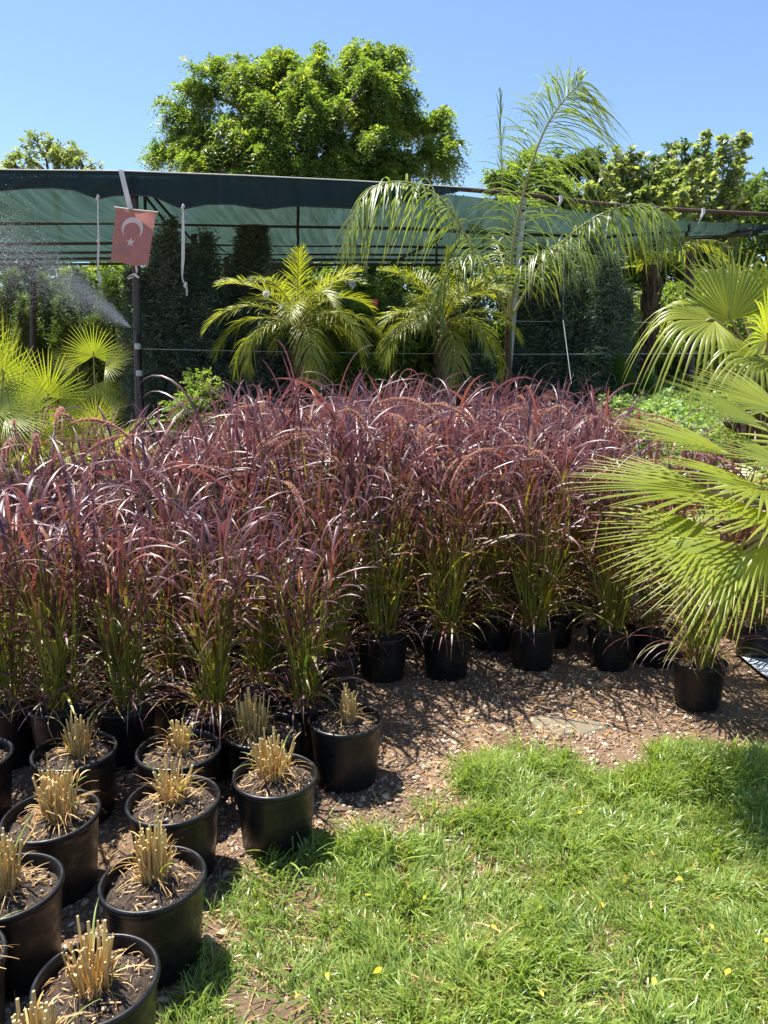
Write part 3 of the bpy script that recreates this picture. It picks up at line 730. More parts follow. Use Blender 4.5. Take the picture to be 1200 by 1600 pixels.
stubble(48, 1690, 13, 'stubble pot at the bottom edge with only its stem tops showing', 26, (.0, .03), .15, 40, 6)

# ------------------------------------------------------------------ palms
def fan_leaf(mb, stalk, rng, H, A, Nn, Lr, nseg=34, span=R(210), split=.45, droop=.25, cup=.15, wmul=1.0, origin=None):
    """fan of folded segments at H pointing along A with face normal Nn"""
    A = unit(np.array(A, float)); Nn = unit(np.array(Nn, float)); B = unit(np.cross(Nn, A)); Nn = np.cross(A, B)
    th = np.linspace(-span / 2, span / 2, nseg) + rng.normal(0, .012, nseg); d = np.cos(th)[:, None] * A + np.sin(th)[:, None] * B
    L = Lr * (1 - .22 * (th / (span / 2)) ** 2) * rng.uniform(.92, 1.05, nseg)
    S = 11; s = np.linspace(0.02, 1, S); r = s[None] * L[:, None]
    P = H + d[:, None] * r[..., None]
    P = P + Nn * (cup * (np.abs(np.sin(th))[:, None] ** 1.5) * r * (1 - .5 * s[None]))[..., None]
    dr = np.clip(s - split * .9, 0, 1) ** 2 * droop * rng.uniform(.5, 1.5, nseg)[:, None] * L[:, None] * 2
    P = P - UPV * dr[..., None]
    dth = span / (nseg - 1)
    w = np.where(s < split, 2 * s * tan(dth / 2) * .5 * 1.02, split * tan(dth / 2) * 1.02 * ((1 - s) / (1 - split)) ** .75) * Lr * wmul
    w = np.maximum(w, .0004)
    e = np.cross(np.broadcast_to(Nn, d.shape), d)
    t = np.zeros((nseg, S, 3)); t[..., 0] = s; t[..., 1] = np.clip(rng.normal(.5, .13) + rng.normal(0, .13, nseg), 0, 1)[:, None]
    Wv = e[:, None] * w[None, :, None] * .93
    strips(mb, P, Wv, t, Nn * (w * .55)[None, :, None])
    if origin is not None:
        o = np.array(origin, float); mid = (o + H) / 2 + UPV * .06 * np.linalg.norm(H - o)
        tube(stalk, spline([o, mid, H, H + A * Lr * .12], 10), np.linspace(.011, .006, 10) * (Lr / .5), 6)
def fan_palm(name, label, base, crown, leaves, seed, trunk_r=.08, mat='fan', group=None, n_auto=0, auto=(.45, .5), az0=None, **kw):
    rng = np.random.default_rng(seed); root = thing(name, label, 'palm', (base[0], base[1], 0), 0, group)
    b0 = np.array((base[0], base[1], 0.0)); cr = np.array(crown) - b0
    mb = MB(); n = 9
    pts = spline([(0, 0, -.02), (cr[0] * .4, cr[1] * .4, cr[2] * .5), cr], n)
    tube(mb, pts, np.linspace(trunk_r * 1.1, trunk_r * .8, n), 12)
    for k in range(60):      # old leaf bases
        u = rng.uniform(.1, 1); q = pts[min(int(u * (n - 1)), n - 1)]; a = rng.uniform(0, 6.28)
        d = np.array((cos(a), sin(a), rng.uniform(.5, 1.2)))
        tube(mb, [q + d * trunk_r * .6, q + d * trunk_r * 1.1, q + d * trunk_r * 1.5 + UPV * .03], [.014, .012, .005], 5)
    mb.build('trunk', M['palmbark'], root)
    L = list(leaves)
    for k in range(n_auto):
        a = k * 2.4 + rng.normal(0, .2); e = rng.uniform(-.15, 1.35)
        if az0: a = rng.uniform(*az0)
        d = np.array((cos(a) * cos(e), sin(a) * cos(e), sin(e)))
        H = np.array(crown) + d * auto[0] * rng.uniform(.6, 1.1)
        nrm = np.cross(np.cross(d, UPV), d) + d * .0 if abs(d[2]) < .97 else np.array((0, -1, .2))
        L.append((H, d + np.array((0, 0, -.15)), nrm + rdirs(rng, 1)[0] * .35, auto[1] * rng.uniform(.8, 1.1)))
    for lf in L:
        H, A, Nn, Lr = lf[:4]; k2 = dict(kw); k2.update(lf[4] if len(lf) > 4 else {})
        m1, m2 = MB(), MB()
        fan_leaf(m1, m2, rng, np.array(H) - b0, A, Nn, Lr, origin=cr + rng.normal(0, .02, 3), **k2)
        lo = m1.build('leaf', M[mat], root)
        m2.build('stalk', M['rachis'], lo)
    return root

# right-hand palms: near one with long narrow blades, taller one behind with broad pleated fans
cN = np.array((1.72, 2.95, .95))
LN = []
def pl(px, py, Y): return at(px, py, Y)
for (hx, hy, Y, tx, ty, dY, Lr, nx, ny, nz, kw) in [
    (1120, 772, 2.85, 935, 745, .05, .60, .15, -.22, 1, dict(span=R(105))),
    (1125, 832, 2.65, 950, 850, -.1, .52, .0, -.35, 1, dict(span=R(100))),
    (1160, 850, 2.5, 1010, 915, -.1, .46, -.35, -.45, .9, dict(span=R(85))),
    (1180, 852, 2.45, 1085, 955, -.1, .42, -.75, -.4, .7, dict(span=R(50), droop=.25, nseg=9)),
    (1205, 842, 2.4, 1130, 955, -.15, .36, -.8, -.4, .6, dict(span=R(45), droop=.3, nseg=8)),
    (1150, 715, 2.9, 985, 655, .1, .52, .35, -.25, 1, dict(span=R(90))),
    (1200, 668, 2.85, 1065, 610, 0, .46, .45, -.4, .9, dict(span=R(70))),
    (1195, 765, 2.6, 1060, 755, -.3, .46, .1, -.3, 1, dict(span=R(120))),
    (1215, 808, 2.45, 1120, 830, -.3, .4, -.1, -.4, 1, dict(span=R(130))),
    (1235, 730, 2.7, 1130, 700, -.15, .42, .2, -.45, 1, dict(span=R(110))),
    (1220, 640, 3.1, 1090, 590, .1, .42, .25, -.5, .9, dict(span=R(110))),
    (1190, 800, 3.2, 1040, 800, .3, .5, 0, -.25, 1, dict(span=R(110))),
    ]:
    H = pl(hx, hy, Y); T = pl(tx, ty, Y + dY); LN.append((H, T - H, (nx, ny, nz), Lr, kw))
fan_palm('fan_palm', 'low fan palm with long narrow yellow green blades spreading over the pots on the right', (1.8, 3.0), cN + (0.1, .05, -.05), LN, 61, .07, n_auto=10, auto=(.36, .48), az0=(-.9, 1.7), nseg=26, split=.36, droop=.07, cup=.12, wmul=1.3)
cF = at(1185, 585, 4.15)
LF = []
for (hx, hy, Y, tx, ty, dY, Lr, nx, ny, nz, kw) in [
    (1142, 500, 4.0, 1110, 390, .06, .44, .1, -1, .35, dict(span=R(165), droop=.04, nseg=30)),
    (1116, 500, 3.9, 1000, 520, -.15, .46, -.1, -.8, .9, dict(span=R(170), droop=.95, nseg=26)),
    (1200, 530, 3.85, 1190, 440, -.2, .38, .2, -1, .4, dict(span=R(190), droop=.3)),
    (1190, 560, 3.75, 1150, 600, -.35, .42, 0, -.9, .7, dict(span=R(200), droop=.9)),
    (1235, 510, 4.2, 1260, 420, 0, .42, 0, -1, .3, dict(span=R(180), droop=.2)),
    (1240, 560, 3.9, 1290, 600, -.3, .5, 0, -1, .5, dict(span=R(180), droop=.7)),
    ]:
    H = pl(hx, hy, Y); T = pl(tx, ty, Y + dY); LF.append((H, T - H, (nx, ny, nz), Lr, kw))
fan_palm('fan_palm', 'taller fan palm behind with broad pleated fans and one drooping leaf, right edge', (cF[0], 4.2), cF, LF, 62, .1, n_auto=4, auto=(.35, .45), nseg=30, split=.46, droop=.35, cup=.1)
# left clumps of stiff fans
def clump(label, px, seed, items, base_px_Y):
    bx = at(px, 700, base_px_Y); L = []
    rng = np.random.default_rng(seed)
    for (hx, hy, Y, ang, Lr, spanD, tilt) in items:
        H = at(hx, hy, Y); a = R(ang); A = np.array((cos(a), -.25, sin(a)))
        Nn = np.array((-.2 * cos(a), -1, tilt))
        L.append((H, A, Nn, Lr, dict(span=R(spanD))))
    return fan_palm('fan_palm', label, (bx[0], base_px_Y), (bx[0], base_px_Y, .75), L, seed, .09, n_auto=14, auto=(.36, .3), nseg=32, split=.34, droop=.05, cup=.2, mat='fan')
clump('stiff fan palm clump with upright yellow green fans, left of the red grass bed', 70, 71,
      [(75, 620, 4.75, 95, .34, 190, .5), (95, 650, 4.6, 50, .4, 90, .6), (40, 650, 4.5, 120, .34, 190, .7), (20, 600, 4.9, 100, .32, 180, .5), (60, 690, 4.4, 75, .3, 200, .9), (110, 690, 4.5, 30, .28, 150, .9), (0, 660, 4.4, 60, .26, 180, .8), (30, 700, 4.35, 150, .26, 180, .9)], 4.75)
clump('small dense fan palm with rounded fans beside the sprinkler post', 150, 72,
      [(146, 556, 5.3, 92, .25, 230, .6), (165, 572, 5.2, 20, .24, 160, .9), (120, 570, 5.35, 150, .2, 180, .7), (150, 600, 5.2, 300, .22, 150, .7), (170, 640, 5.1, 40, .2, 190, .6), (150, 660, 5.0, 100, .2, 190, .6)], 5.35)
clump('fan palm with tall pointed fans cut by the left edge of the photo', -30, 73,
      [(5, 590, 4.4, 88, .42, 60, .3), (-20, 600, 4.5, 100, .4, 180, .5), (-10, 640, 4.3, 20, .34, 150, .9), (-50, 560, 4.6, 110, .4, 190, .4), (10, 650, 4.2, -5, .3, 130, 1)], 4.55)

def pinnate(leaf, stalk, rng, R_, nl, Lmax, w, ang=(1.0, .5), droop=.35, lift=.25, r0=.012, bare=.15, jit=.12, plane=None):
    """feather leaf along rachis points R_"""
    m = len(R_); T = unit(np.gradient(R_, axis=0))
    tube(stalk, R_, np.linspace(r0, r0 * .2, m), 6)
    u = np.linspace(bare, .995, nl); f = u * (m - 1); i = np.minimum(f.astype(int), m - 2); fr = (f - i)[:, None]
    B = R_[i] * (1 - fr) + R_[i + 1] * fr; t_ = T[i]
    sidev = unit(np.cross(t_, UPV) + 1e-4) if plane is None else unit(np.cross(t_, np.broadcast_to(plane, t_.shape)))
    up = np.cross(sidev, t_)
    v = (u - bare) / (1 - bare)
    L = Lmax * (np.sin(np.clip(.18 + .82 * v, 0, 1) * pi) ** .6 * .85 + .15) * rng.uniform(.85, 1.1, nl)
    a = ang[0] + (ang[1] - ang[0]) * v
    S = 7; s = np.linspace(0, 1, S); pr = np.array([.5, .9, 1, .95, .8, .5, .04])
    for sg in (-1, 1):
        aj = a + rng.normal(0, jit, nl)
        d = t_ * np.cos(aj)[:, None] + sidev * (sg * np.sin(aj))[:, None] + up * (lift + rng.normal(0, jit * 1.4, nl))[:, None]
        d = unit(d)
        dr = droop * rng.uniform(.6, 1.4, nl)
        P = B[:, None] + d[:, None] * (L[:, None] * s)[..., None] - UPV * (L[:, None] * dr[:, None] * s ** 2)[..., None]
        wv = unit(t_ - d * (t_ * d).sum(1, keepdims=True)); nv = np.cross(d, wv)
        t = np.zeros((nl, S, 3)); t[..., 0] = s * .8 + rng.uniform(0, .2, nl)[:, None]; t[..., 1] = np.clip(rng.normal(.5, .18, nl), 0, 1)[:, None]
        strips(leaf, P, wv[:, None] * (w * pr)[None, :, None], t, nv[:, None] * (w * .35 * pr)[None, :, None])
def frond_arc(az, el0, el1, L, n=22, p=1.2):
    s = np.linspace(0, 1, n); el = el0 + (el1 - el0) * s ** p
    d = np.stack([np.cos(el) * cos(az), np.cos(el) * sin(az), np.sin(el)], -1)
    return np.concatenate([np.zeros((1, 3)), np.cumsum(d * (L / (n - 1)), 0)[:-1]])
def date_palm(label, px, py, Y, seed, nf=26, Lf=.98):
    rng = np.random.default_rng(seed); c = at(px, py, Y)
    root = thing('date_palm', label, 'palm', (c[0], c[1], 0), 0, 'young feather palms in front of the canopy')
    mb = MB(); z = c[2]
    tube(mb, [(0, 0, -.02), (0.01, 0, z * .5), (0, 0, z)], [.055, .05, .045], 12)
    for k in range(110):
        a = rng.uniform(0, 6.28); h = rng.uniform(.15, z); d = np.array((cos(a), sin(a), 0))
        q = d * .042 + UPV * h
        tube(mb, [q, q + d * .03 + UPV * .03, q + d * .045 + UPV * .08], [.016, .013, .006], 5)
    mb.build('trunk', M['palmbark'], root)
    for k in range(nf):
        u = k / (nf - 1); az = k * 2.39996 + rng.normal(0, .15)
        e0 = R(76) - u * R(66) + rng.normal(0, .12); e1 = e0 - R(62) - u * R(72) + rng.normal(0, .15)
        Rr = frond_arc(az, e0, e1, Lf * rng.uniform(.85, 1.1)) + np.array((0, 0, z - .02))
        a, b = MB(), MB()
        pinnate(a, b, rng, Rr, 46, .25, .0046, ang=(1.0, .5), droop=.2 + .5 * u, lift=.45 - .3 * u, r0=.009)
        o = a.build('frond', M['date'], root); b.build('stalk', M['rachis'], o)
    a, b = MB(), MB(); Rr = frond_arc(.5, R(88), R(80), .75) + np.array((0, 0, z))
    pinnate(a, b, rng, Rr, 26, .2, .005, ang=(.35, .15), droop=0, lift=.05, r0=.009, bare=.4)
    o = a.build('spear_leaf', M['date'], root); b.build('stalk', M['rachis'], o)
    return root
date_palm('young feather palm with arching yellow green fronds, the left one before the canopy', 466, 508, 7.75, 81)
date_palm('young feather palm with a dark stubby trunk right of the pink flower', 690, 508, 7.9, 82, 24, .92)

def queen_palm():
    rng = np.random.default_rng(90); Y = 8.0; c = at(795, 560, Y)
    root = thing('queen_palm', 'tall thin feather palm with one huge upright frond above the canopy', 'palm', (c[0], Y, 0))
    o0 = np.array((c[0], Y, 0))
    mb = MB(); top = at(795, 500, Y) - o0
    tube(mb, spline([(0, 0, -.02), top * .5, top], 8), np.linspace(.055, .035, 8), 12); mb.build('trunk', M['palmbark'], root)
    def fr(pts, nl, Lm, w, name='frond', **k):
        cp = np.array([at(x, y, yy) - o0 for x, y, yy in pts]); cp[0] = top + rng.normal(0, .01, 3)
        a, b = MB(), MB(); pinnate(a, b, rng, spline(cp, 34), nl, Lm, w, **k)
        o = a.build(name, M['queen'], root); b.build('stalk', M['rachis'], o)
    fr([(795, 500, 8), (800, 400, 7.95), (818, 300, 7.9), (848, 210, 7.85), (880, 158, 7.8), (910, 128, 7.75)], 108, .95, .0052, ang=(1.2, .8), droop=.75, lift=.0, r0=.02, bare=.12, jit=.22, plane=(.3, -.8, .1))
    fr([(795, 500, 8), (745, 400, 7.9), (690, 312, 7.75), (625, 284, 7.6), (568, 305, 7.45), (536, 385, 7.35)], 74, .45, .009, ang=(1.2, .8), droop=1.1, lift=-.05, r0=.018, bare=.18, jit=.2)
    fr([(800, 500, 8), (850, 410, 7.9), (920, 346, 7.7), (985, 322, 7.55), (1035, 332, 7.45), (1066, 385, 7.4)], 70, .42, .009, ang=(1.2, .8), droop=1.1, lift=-.05, r0=.018, bare=.15, jit=.25)
    fr([(795, 500, 8), (815, 420, 7.7), (870, 385, 7.4), (930, 400, 7.2)], 46, .36, .008, droop=1.0, lift=0, bare=.15, jit=.25)
    fr([(795, 500, 8), (770, 420, 7.8), (730, 400, 7.6), (690, 440, 7.4), (670, 500, 7.3)], 50, .36, .008, droop=.9, lift=0, bare=.15, jit=.25)
    fr([(795, 500, 8), (790, 430, 8.3), (770, 370, 8.7), (735, 350, 9.0)], 40, .36, .008, droop=.8, lift=0, bare=.2, jit=.25)
    fr([(795, 500, 8), (788, 380, 8.05), (784, 270, 8.1), (781, 142, 8.1)], 26, .22, .005, 'spear_leaf', ang=(.25, .1), droop=0, lift=.02, r0=.012, bare=.62)
queen_palm()

# ------------------------------------------------------------------ trees, shrubs, conifers
def limb_path(rng, a, b, n=6):
    m = (a + b) / 2 + rng.normal(0, .08, 3) * np.linalg.norm(b - a) + UPV * .1 * np.linalg.norm(b - a)
    return spline([a, m, b], n)
def sprays(mb, rng, base, d, twig, pairs, L, W, droop=.25, jit=.35):
    n = len(base); d = unit(d); perp = unit(np.cross(d, UPV) + rng.normal(0, .25, (n, 3)))
    nor = np.cross(perp, d); nor *= np.sign(nor[:, 2:3] + 1e-6)
    g = rng.random(n); age = np.clip(rng.normal(.45, .3, n), 0, 1)
    for j in range(pairs):
        u = (j + .6) / pairs
        p = base + d * (twig[:, None] * u) - UPV * (twig * droop * u * u)[:, None]
        for sg in (-1, 1):
            dd = unit(d * .55 + perp * sg * .85 - UPV * .25 + rng.normal(0, jit, (n, 3)))
            k = rng.uniform(.7, 1.15, n)
            t = np.stack([age, np.clip(g * .6 + .2 + rng.normal(0, .12, n), 0, 1), g], -1)
            diamonds(mb, p, dd, nor + rng.normal(0, jit, (n, 3)), L * k, W * k, t)
def tree(name, label, cat, base, lobes, ncl, clr, per, leaf, mat, seed, trunk_r=.12, group=None, pairs=5, twig=.22, droop=.3, fork=.35, hollow=.45):
    """lobes: ellipsoids (x,y,z,rx,ry,rz) that the leaf clusters fill; one limb per few clusters"""
    rng = np.random.default_rng(seed)
    root = thing(name, label, cat, (base[0], base[1], 0), 0, group); b0 = np.array((base[0], base[1], 0.0))
    lob = np.array(lobes, float); vol = lob[:, 3] * lob[:, 4] * lob[:, 5]; pick = rng.choice(len(lob), ncl, p=vol / vol.sum())
    d = rdirs(rng, ncl); rr = hollow + (1 - hollow) * rng.random(ncl) ** .6
    cc = lob[pick, :3] + d * rr[:, None] * lob[pick, 3:6] - b0
    ctr = np.average(lob[:, :3], 0, vol) - b0
    zmin = (lob[:, 2] - lob[:, 5]).min(); fz = max(.2, zmin * .8 + (ctr[2] - zmin) * fork)
    tm = MB(); ft = np.array((ctr[0] * .4, ctr[1] * .4, fz))
    tube(tm, spline([(0, 0, -.05), ft * .5 + rng.normal(0, .04, 3) * (1, 1, 0), ft], 8), np.linspace(trunk_r * 1.25, trunk_r * .8, 8), 10)
    nlm = max(4, ncl // 5); sel = rng.choice(ncl, nlm, replace=False)
    for k in sel:
        pth = limb_path(rng, ft * rng.uniform(.8, 1), cc[k]); tube(tm, pth, np.linspace(trunk_r * .5, trunk_r * .07, len(pth)), 6)
    for k in range(ncl):
        if k in sel: continue
        j = sel[np.argmin(((cc[sel] - cc[k]) ** 2).sum(1))]; s0 = ft + (cc[j] - ft) * .6
        pth = limb_path(rng, s0, cc[k], 5); tube(tm, pth, np.linspace(trunk_r * .18, trunk_r * .04, 5), 5)
    tm.build('trunk', M['bark'], root)
    mb = MB(); n = ncl * per; ci = np.repeat(np.arange(ncl), per)
    cr = clr * rng.uniform(.6, 1.25, ncl)[ci]
    dd = rdirs(rng, n); dd[:, 2] = dd[:, 2] * .75 + .12
    p = cc[ci] + dd * (cr * rng.random(n) ** .45)[:, None]
    out = unit(p - ctr) * .35 + dd * .8 + rng.normal(0, .35, (n, 3)); out[:, 2] -= droop * .5
    sprays(mb, rng, p, out, twig * rng.uniform(.6, 1.2, n), pairs, leaf[0], leaf[1], droop)
    cr_ = mb.build('crown', M[mat], root)
    return root
def pxl(px, py, Y, rx, ry, rz):
    c = at(px, py, Y); return (c[0], c[1], c[2], rx, ry, rz)
k20 = 19.0 / 1160
bt = at(490, 300, 19)
def twig_tree(label, base, lobes, mat, seed, trunk_r, ntw, per, leaf, pairs, twig, droop, fork):
    """limbs run to each lobe, twigs radiate from it and carry hanging feather sprays, with gaps between"""
    rng = np.random.default_rng(seed); b0 = np.array((base[0], base[1], 0.0))
    root = thing('leafy_tree', label, 'tree', tuple(b0)); tm, mb = MB(), MB()
    lob = np.array(lobes, float); ctr = lob[:, :3].mean(0) - b0; ft = np.array((ctr[0] * .5, ctr[1] * .3, fork))
    tube(tm, spline([(0, 0, -.05), ft * .5 + (.1, 0, 0), ft], 8), np.linspace(trunk_r * 1.2, trunk_r * .8, 8), 10)
    for c in lob:
        lc = c[:3] - b0; r_ = c[3]; pth = limb_path(rng, ft + rng.normal(0, .1, 3), lc, 9); tube(tm, pth, np.linspace(trunk_r * .38, .025, 9), 6)
        n = int(ntw * (r_ / .6) ** 1.6) + 4
        d = rdirs(rng, n); d[:, 2] = d[:, 2] * .8 + .25; out = unit(lc - ctr); d = unit(d + out * .35)
        for k in range(n):
            Lk = r_ * rng.uniform(.55, 1.3); s0 = pth[-1] + (pth[-3] - pth[-1]) * rng.random()
            tp = lc + d[k] * Lk; md = (s0 + tp) / 2 + UPV * .12 * Lk + rng.normal(0, .05, 3)
            Q = spline([s0, md, tp], 7); tube(tm, Q, np.linspace(.018, .004, 7), 5, cap=False)
            m = max(6, int(per * Lk)); u = .3 + .7 * rng.random(m) ** .8; f = u * 6; q = np.minimum(f.astype(int), 5)
            p = Q[q] + (Q[q + 1] - Q[q]) * (f - q)[:, None]
            dd = unit(d[k] * .5 + rng.normal(0, .6, (m, 3)) + np.array((0, 0, .05)))
            sprays(mb, rng, p, dd, twig * rng.uniform(.6, 1.2, m), pairs, leaf[0], leaf[1], droop)
    tm.build('trunk', M['bark'], root); mb.build('crown', M[mat], root)
twig_tree('big round crowned bright green tree rising behind the dark canopy edge', (bt[0], 19.5),
     [pxl(a, b, 19 + c, r_, r_, r_) for a, b, c, r_ in ((272, 245, 0, .5), (292, 192, .2, .55), (322, 142, 0, .5), (345, 105, .2, .25), (400, 140, -.3, .6), (372, 118, .4, .35), (455, 112, .3, .5), (505, 122, 0, .55), (560, 102, .3, .5), (602, 102, 0, .35), (618, 78, 0, .16),
      (600, 150, -.3, .65), (640, 195, 0, .5), (688, 205, .1, .36), (708, 228, 0, .25), (680, 255, -.2, .5), (400, 200, -.5, .75), (490, 185, -.6, .8), (560, 170, .6, .8), (575, 225, -.5, .75), (330, 255, -.4, .7), (420, 262, -.6, .8), (500, 262, -.6, .8), (600, 275, -.4, .7), (450, 160, .9, .9))],
     'tree_bright', 101, .28, 17, 56, (.098, .035), 7, .40, .8, at(490, 330, 19)[2])
def pls(l): return [pxl(a, b, Y, r_, r_, r_) for a, b, Y, r_ in l]
twig_tree('small sparse crowned tree over the canopy edge at far left', (at(85, 300, 17)[0], 17.2),
     pls([(40, 250, 17, .3), (70, 238, 17, .32), (100, 238, 17.2, .3), (130, 258, 17, .26), (20, 262, 17, .25), (85, 262, 17, .4)]), 'tree_pale', 102, .07, 9, 26, (.10, .05), 4, .22, .4, at(85, 290, 17)[2])
def shoot_tree(label, bx, Y, tops, seed, leaf=(.125, .085), mat='tree_pale', dens=.95):
    """several upright shoots with big hanging leaves on short side twigs"""
    rng = np.random.default_rng(seed); b0 = at(bx, 420, Y); b0[2] = 0
    root = thing('pale_tree', label, 'tree', (b0[0], Y, 0)); tm, mb = MB(), MB()
    z0 = at(bx, 360, Y)[2]; ft = np.array((0, 0, z0 * .8))
    tube(tm, spline([(0, 0, -.03), (.02, 0, z0 * .4), ft], 7), np.linspace(.08, .05, 7), 9)
    for px, py in tops:
        tp = at(px, py, Y + rng.normal(0, .3)) - b0; mid = ft * .5 + tp * .5 + rng.normal(0, .1, 3)
        P = spline([ft, mid, tp], 14); tube(tm, P, np.linspace(.028, .005, 14), 6)
        n = int(58 * dens); u = .25 + .75 * rng.random(n) ** .75; f = u * 13; k = np.minimum(f.astype(int), 12)
        q = P[k] + (P[k + 1] - P[k]) * (f - k)[:, None]
        az = rng.uniform(0, 6.28, n); tl = rng.uniform(.06, .42, n) * (1.15 - .75 * u)
        d = np.stack([np.cos(az), np.sin(az), rng.uniform(-.1, .7, n)], -1)
        sprays(mb, rng, q, d, tl, 4, leaf[0] * .95, leaf[1], .5, .45)
        for a in range(0, n, 2): tube(tm, [q[a], q[a] + unit(d[a]) * tl[a]], [.004, .002], 4, cap=False)
    tm.build('trunk', M['bark'], root); mb.build('crown', M[mat], root)
shoot_tree('pale large leaved tree with a tall leader at the right skyline', 1110, 14, [(1105, 205), (1130, 212), (1165, 208), (1150, 258), (1085, 250), (1075, 285), (1130, 290), (1170, 300), (1110, 275), (1062, 300)], 103)
shoot_tree('pale green tree behind the brown rail right of the tall feather palm', 985, 14.5, [(965, 232), (985, 226), (1002, 240), (1030, 252), (945, 262), (925, 290), (1015, 290), (970, 285), (1045, 285)], 104, (.15, .1))
shoot_tree('thin pale tree with sparse leaves between the two bigger pale trees', 1058, 15.5, [(1050, 225), (1062, 240), (1042, 262)], 108, (.13, .09), dens=.4)
twig_tree('mid green rounded tree behind the upright palm frond', (at(825, 290, 16)[0], 16),
     pls([(835, 255, 16, .35), (800, 285, 16, .4), (850, 285, 16, .4), (815, 320, 16, .6), (870, 320, 16, .5)]), 'tree_bright', 105, .1, 13, 36, (.10, .042), 5, .26, .4, at(825, 330, 16)[2])
twig_tree('mid green tree between the upright frond and the pale trees', (at(905, 300, 17)[0], 17),
     pls([(925, 250, 17, .25), (905, 272, 17, .4), (880, 262, 17, .25), (930, 290, 17, .4), (885, 305, 17, .6), (945, 315, 17, .5)]), 'tree_mid', 106, .1, 13, 36, (.10, .045), 5, .26, .4, at(905, 330, 17)[2])
twig_tree('darker green tree behind the pale tree with the tall leader', (at(1075, 300, 19)[0], 19),
     pls([(1065, 255, 19, .4), (1045, 280, 19, .5), (1095, 285, 19, .6), (1195, 308, 19, .35), (1150, 330, 19, .8), (1060, 320, 19, .8), (1210, 335, 19, .5)]), 'tree_mid', 107, .12, 13, 34, (.11, .05), 5, .28, .4, at(1075, 330, 19)[2])
# far hedge trees seen beneath the canopy
hedge_n = 0
hr = np.random.default_rng(44)
def hedge_proto(k):
    h = (4.3, 4.0, 4.5, 4.1)[k]
    return tree('hedge_tree', 'leafy green tree in the far hedge behind the canopy', 'tree', (0, 0),
        [(0, 0, h * .62, 1.0, .8, h * .36), (.2, 0, h * .3, .9, .7, h * .28)], 40, .36, 62, (.12, .06), ('tree_mid', 'tree_bright', 'thuja', 'tree_mid')[k], 500 + k, .07, 'far hedge trees behind the canopy', pairs=4, twig=.24)
hp = [hedge_proto(k) for k in range(4)]
for h in hp: reg(h)
seen = set()
for r_, (Y, x0, x1, st) in enumerate(((14.8, -8.6, 9.5, 1.55), (17.5, -10, 11, 1.9))):
    x = x0
    while x < x1:
        k = int(hr.integers(0, 4))
        o = hp[k] if k not in seen else copy_tree(hp[k])
        seen.add(k)
        o.location = (x + hr.normal(0, .15), Y + hr.normal(0, .3), 0); o.rotation_euler.z = hr.uniform(0, 6.28); s = hr.uniform(.85, 1.12) * (1 if r_ == 0 else 1.15); o.scale = (s, s, s * hr.uniform(.9, 1.1))
        x += st
for k in range(4):
    if k not in seen: hp[k].location = (9 + k, 16, 0)

def conifer(label, px, ytop, Y, rad, seed, mat='conifer', name='conifer_tree', n=6500, peaks=5, group='dark conifers under the canopy'):
    rng = np.random.default_rng(seed); t0 = at(px, ytop, Y); H = t0[2]
    root = thing(name, label, 'conifer', (t0[0], Y, 0), rng.uniform(0, 6.28), group)
    mb = MB(); tube(mb, [(0, 0, -.03), (0, 0, H * .5), (0, 0, H * .93)], [.05, .035, .008], 8)
    mb.build('trunk', M['bark'], root)
    mb = MB()
    pk = np.concatenate([[[0, 0, 1]], np.stack([rng.normal(0, rad * .55, peaks - 1), rng.normal(0, rad * .5, peaks - 1), rng.uniform(.68, .95, peaks - 1)], -1)])
    which = rng.integers(0, peaks, n); h = rng.random(n) ** .85
    z = .12 + h * (H * pk[which, 2] - .12)
    prof = np.clip((1 - h) * 1.9, 0, 1) ** .8 * (1 - .3 * (1 - h) ** 4) + .02
    th = rng.uniform(0, 6.28, n); lump = .5 + .95 * vnoise(th * 1.9 + which * 3, z * 5.5, seed)
    r_ = rad * prof * lump * (.55 + .45 * rng.random(n) ** .4) * (.75 if peaks > 1 else 1)
    p = np.stack([pk[which, 0] * (.4 + .6 * h) + r_ * np.cos(th), pk[which, 1] * (.4 + .6 * h) + r_ * np.sin(th), z], -1)
    d = np.stack([np.cos(th) * .55, np.sin(th) * .55, np.full(n, 1.0)], -1) + rng.normal(0, .25, (n, 3))
    sprays(mb, rng, p, d, rng.uniform(.06, .2, n), 3, .075, .014, 0, .35)
    mb.build('crown', M[mat], root)
    return root
conifer('dark column conifer just right of the flag, under the canopy', 265, 352, 9.3, .42, 201)
conifer('dark conifer with several tips between the flag and the left feather palm', 322, 372, 9.8, .42, 202)
conifer('thin tall conifer tip behind the left feather palm', 392, 330, 10.2, .36, 203, peaks=1)
conifer('dark conifer hidden behind the left feather palm', 430, 425, 9.6, .42, 204)
conifer('dark conifer between the two young feather palms', 575, 470, 9.9, .4, 205)
conifer('low dark conifer behind the right feather palm', 735, 455, 9.4, .4, 206)
conifer('slim dark conifer right beside the thin palm stem', 838, 395, 9.4, .3, 207)
conifer('blue green conifer in the middle of the right group under the canopy', 880, 420, 9.2, .32, 208)
conifer('tallest dark conifer of the right group, behind the hanging frond tips', 930, 375, 9.0, .34, 209)
conifer('slim dark conifer close behind the sprinkler post', 232, 430, 10.0, .3, 210)
for i, (px, yt, Y) in enumerate([(18, 428, 13.4), (66, 436, 13.1), (122, 424, 13.5), (172, 432, 13.2), (-40, 425, 13.4), (40, 470, 12.9), (100, 468, 12.8)]):
    conifer(['light green young conifer at the left edge beyond the canopy', 'light green young conifer second from the left edge', 'taller feathery young conifer in the spray', 'young conifer left of the dark post, behind the spray', 'young conifer just outside the left edge',
             'low bushy young conifer behind the pointed fan palm', 'low bushy young conifer behind the small round fan palm'][i], px, yt, Y, .5, 220 + i, 'thuja', 'young_conifer', 3400, 2, 'young conifers in the left of the nursery')
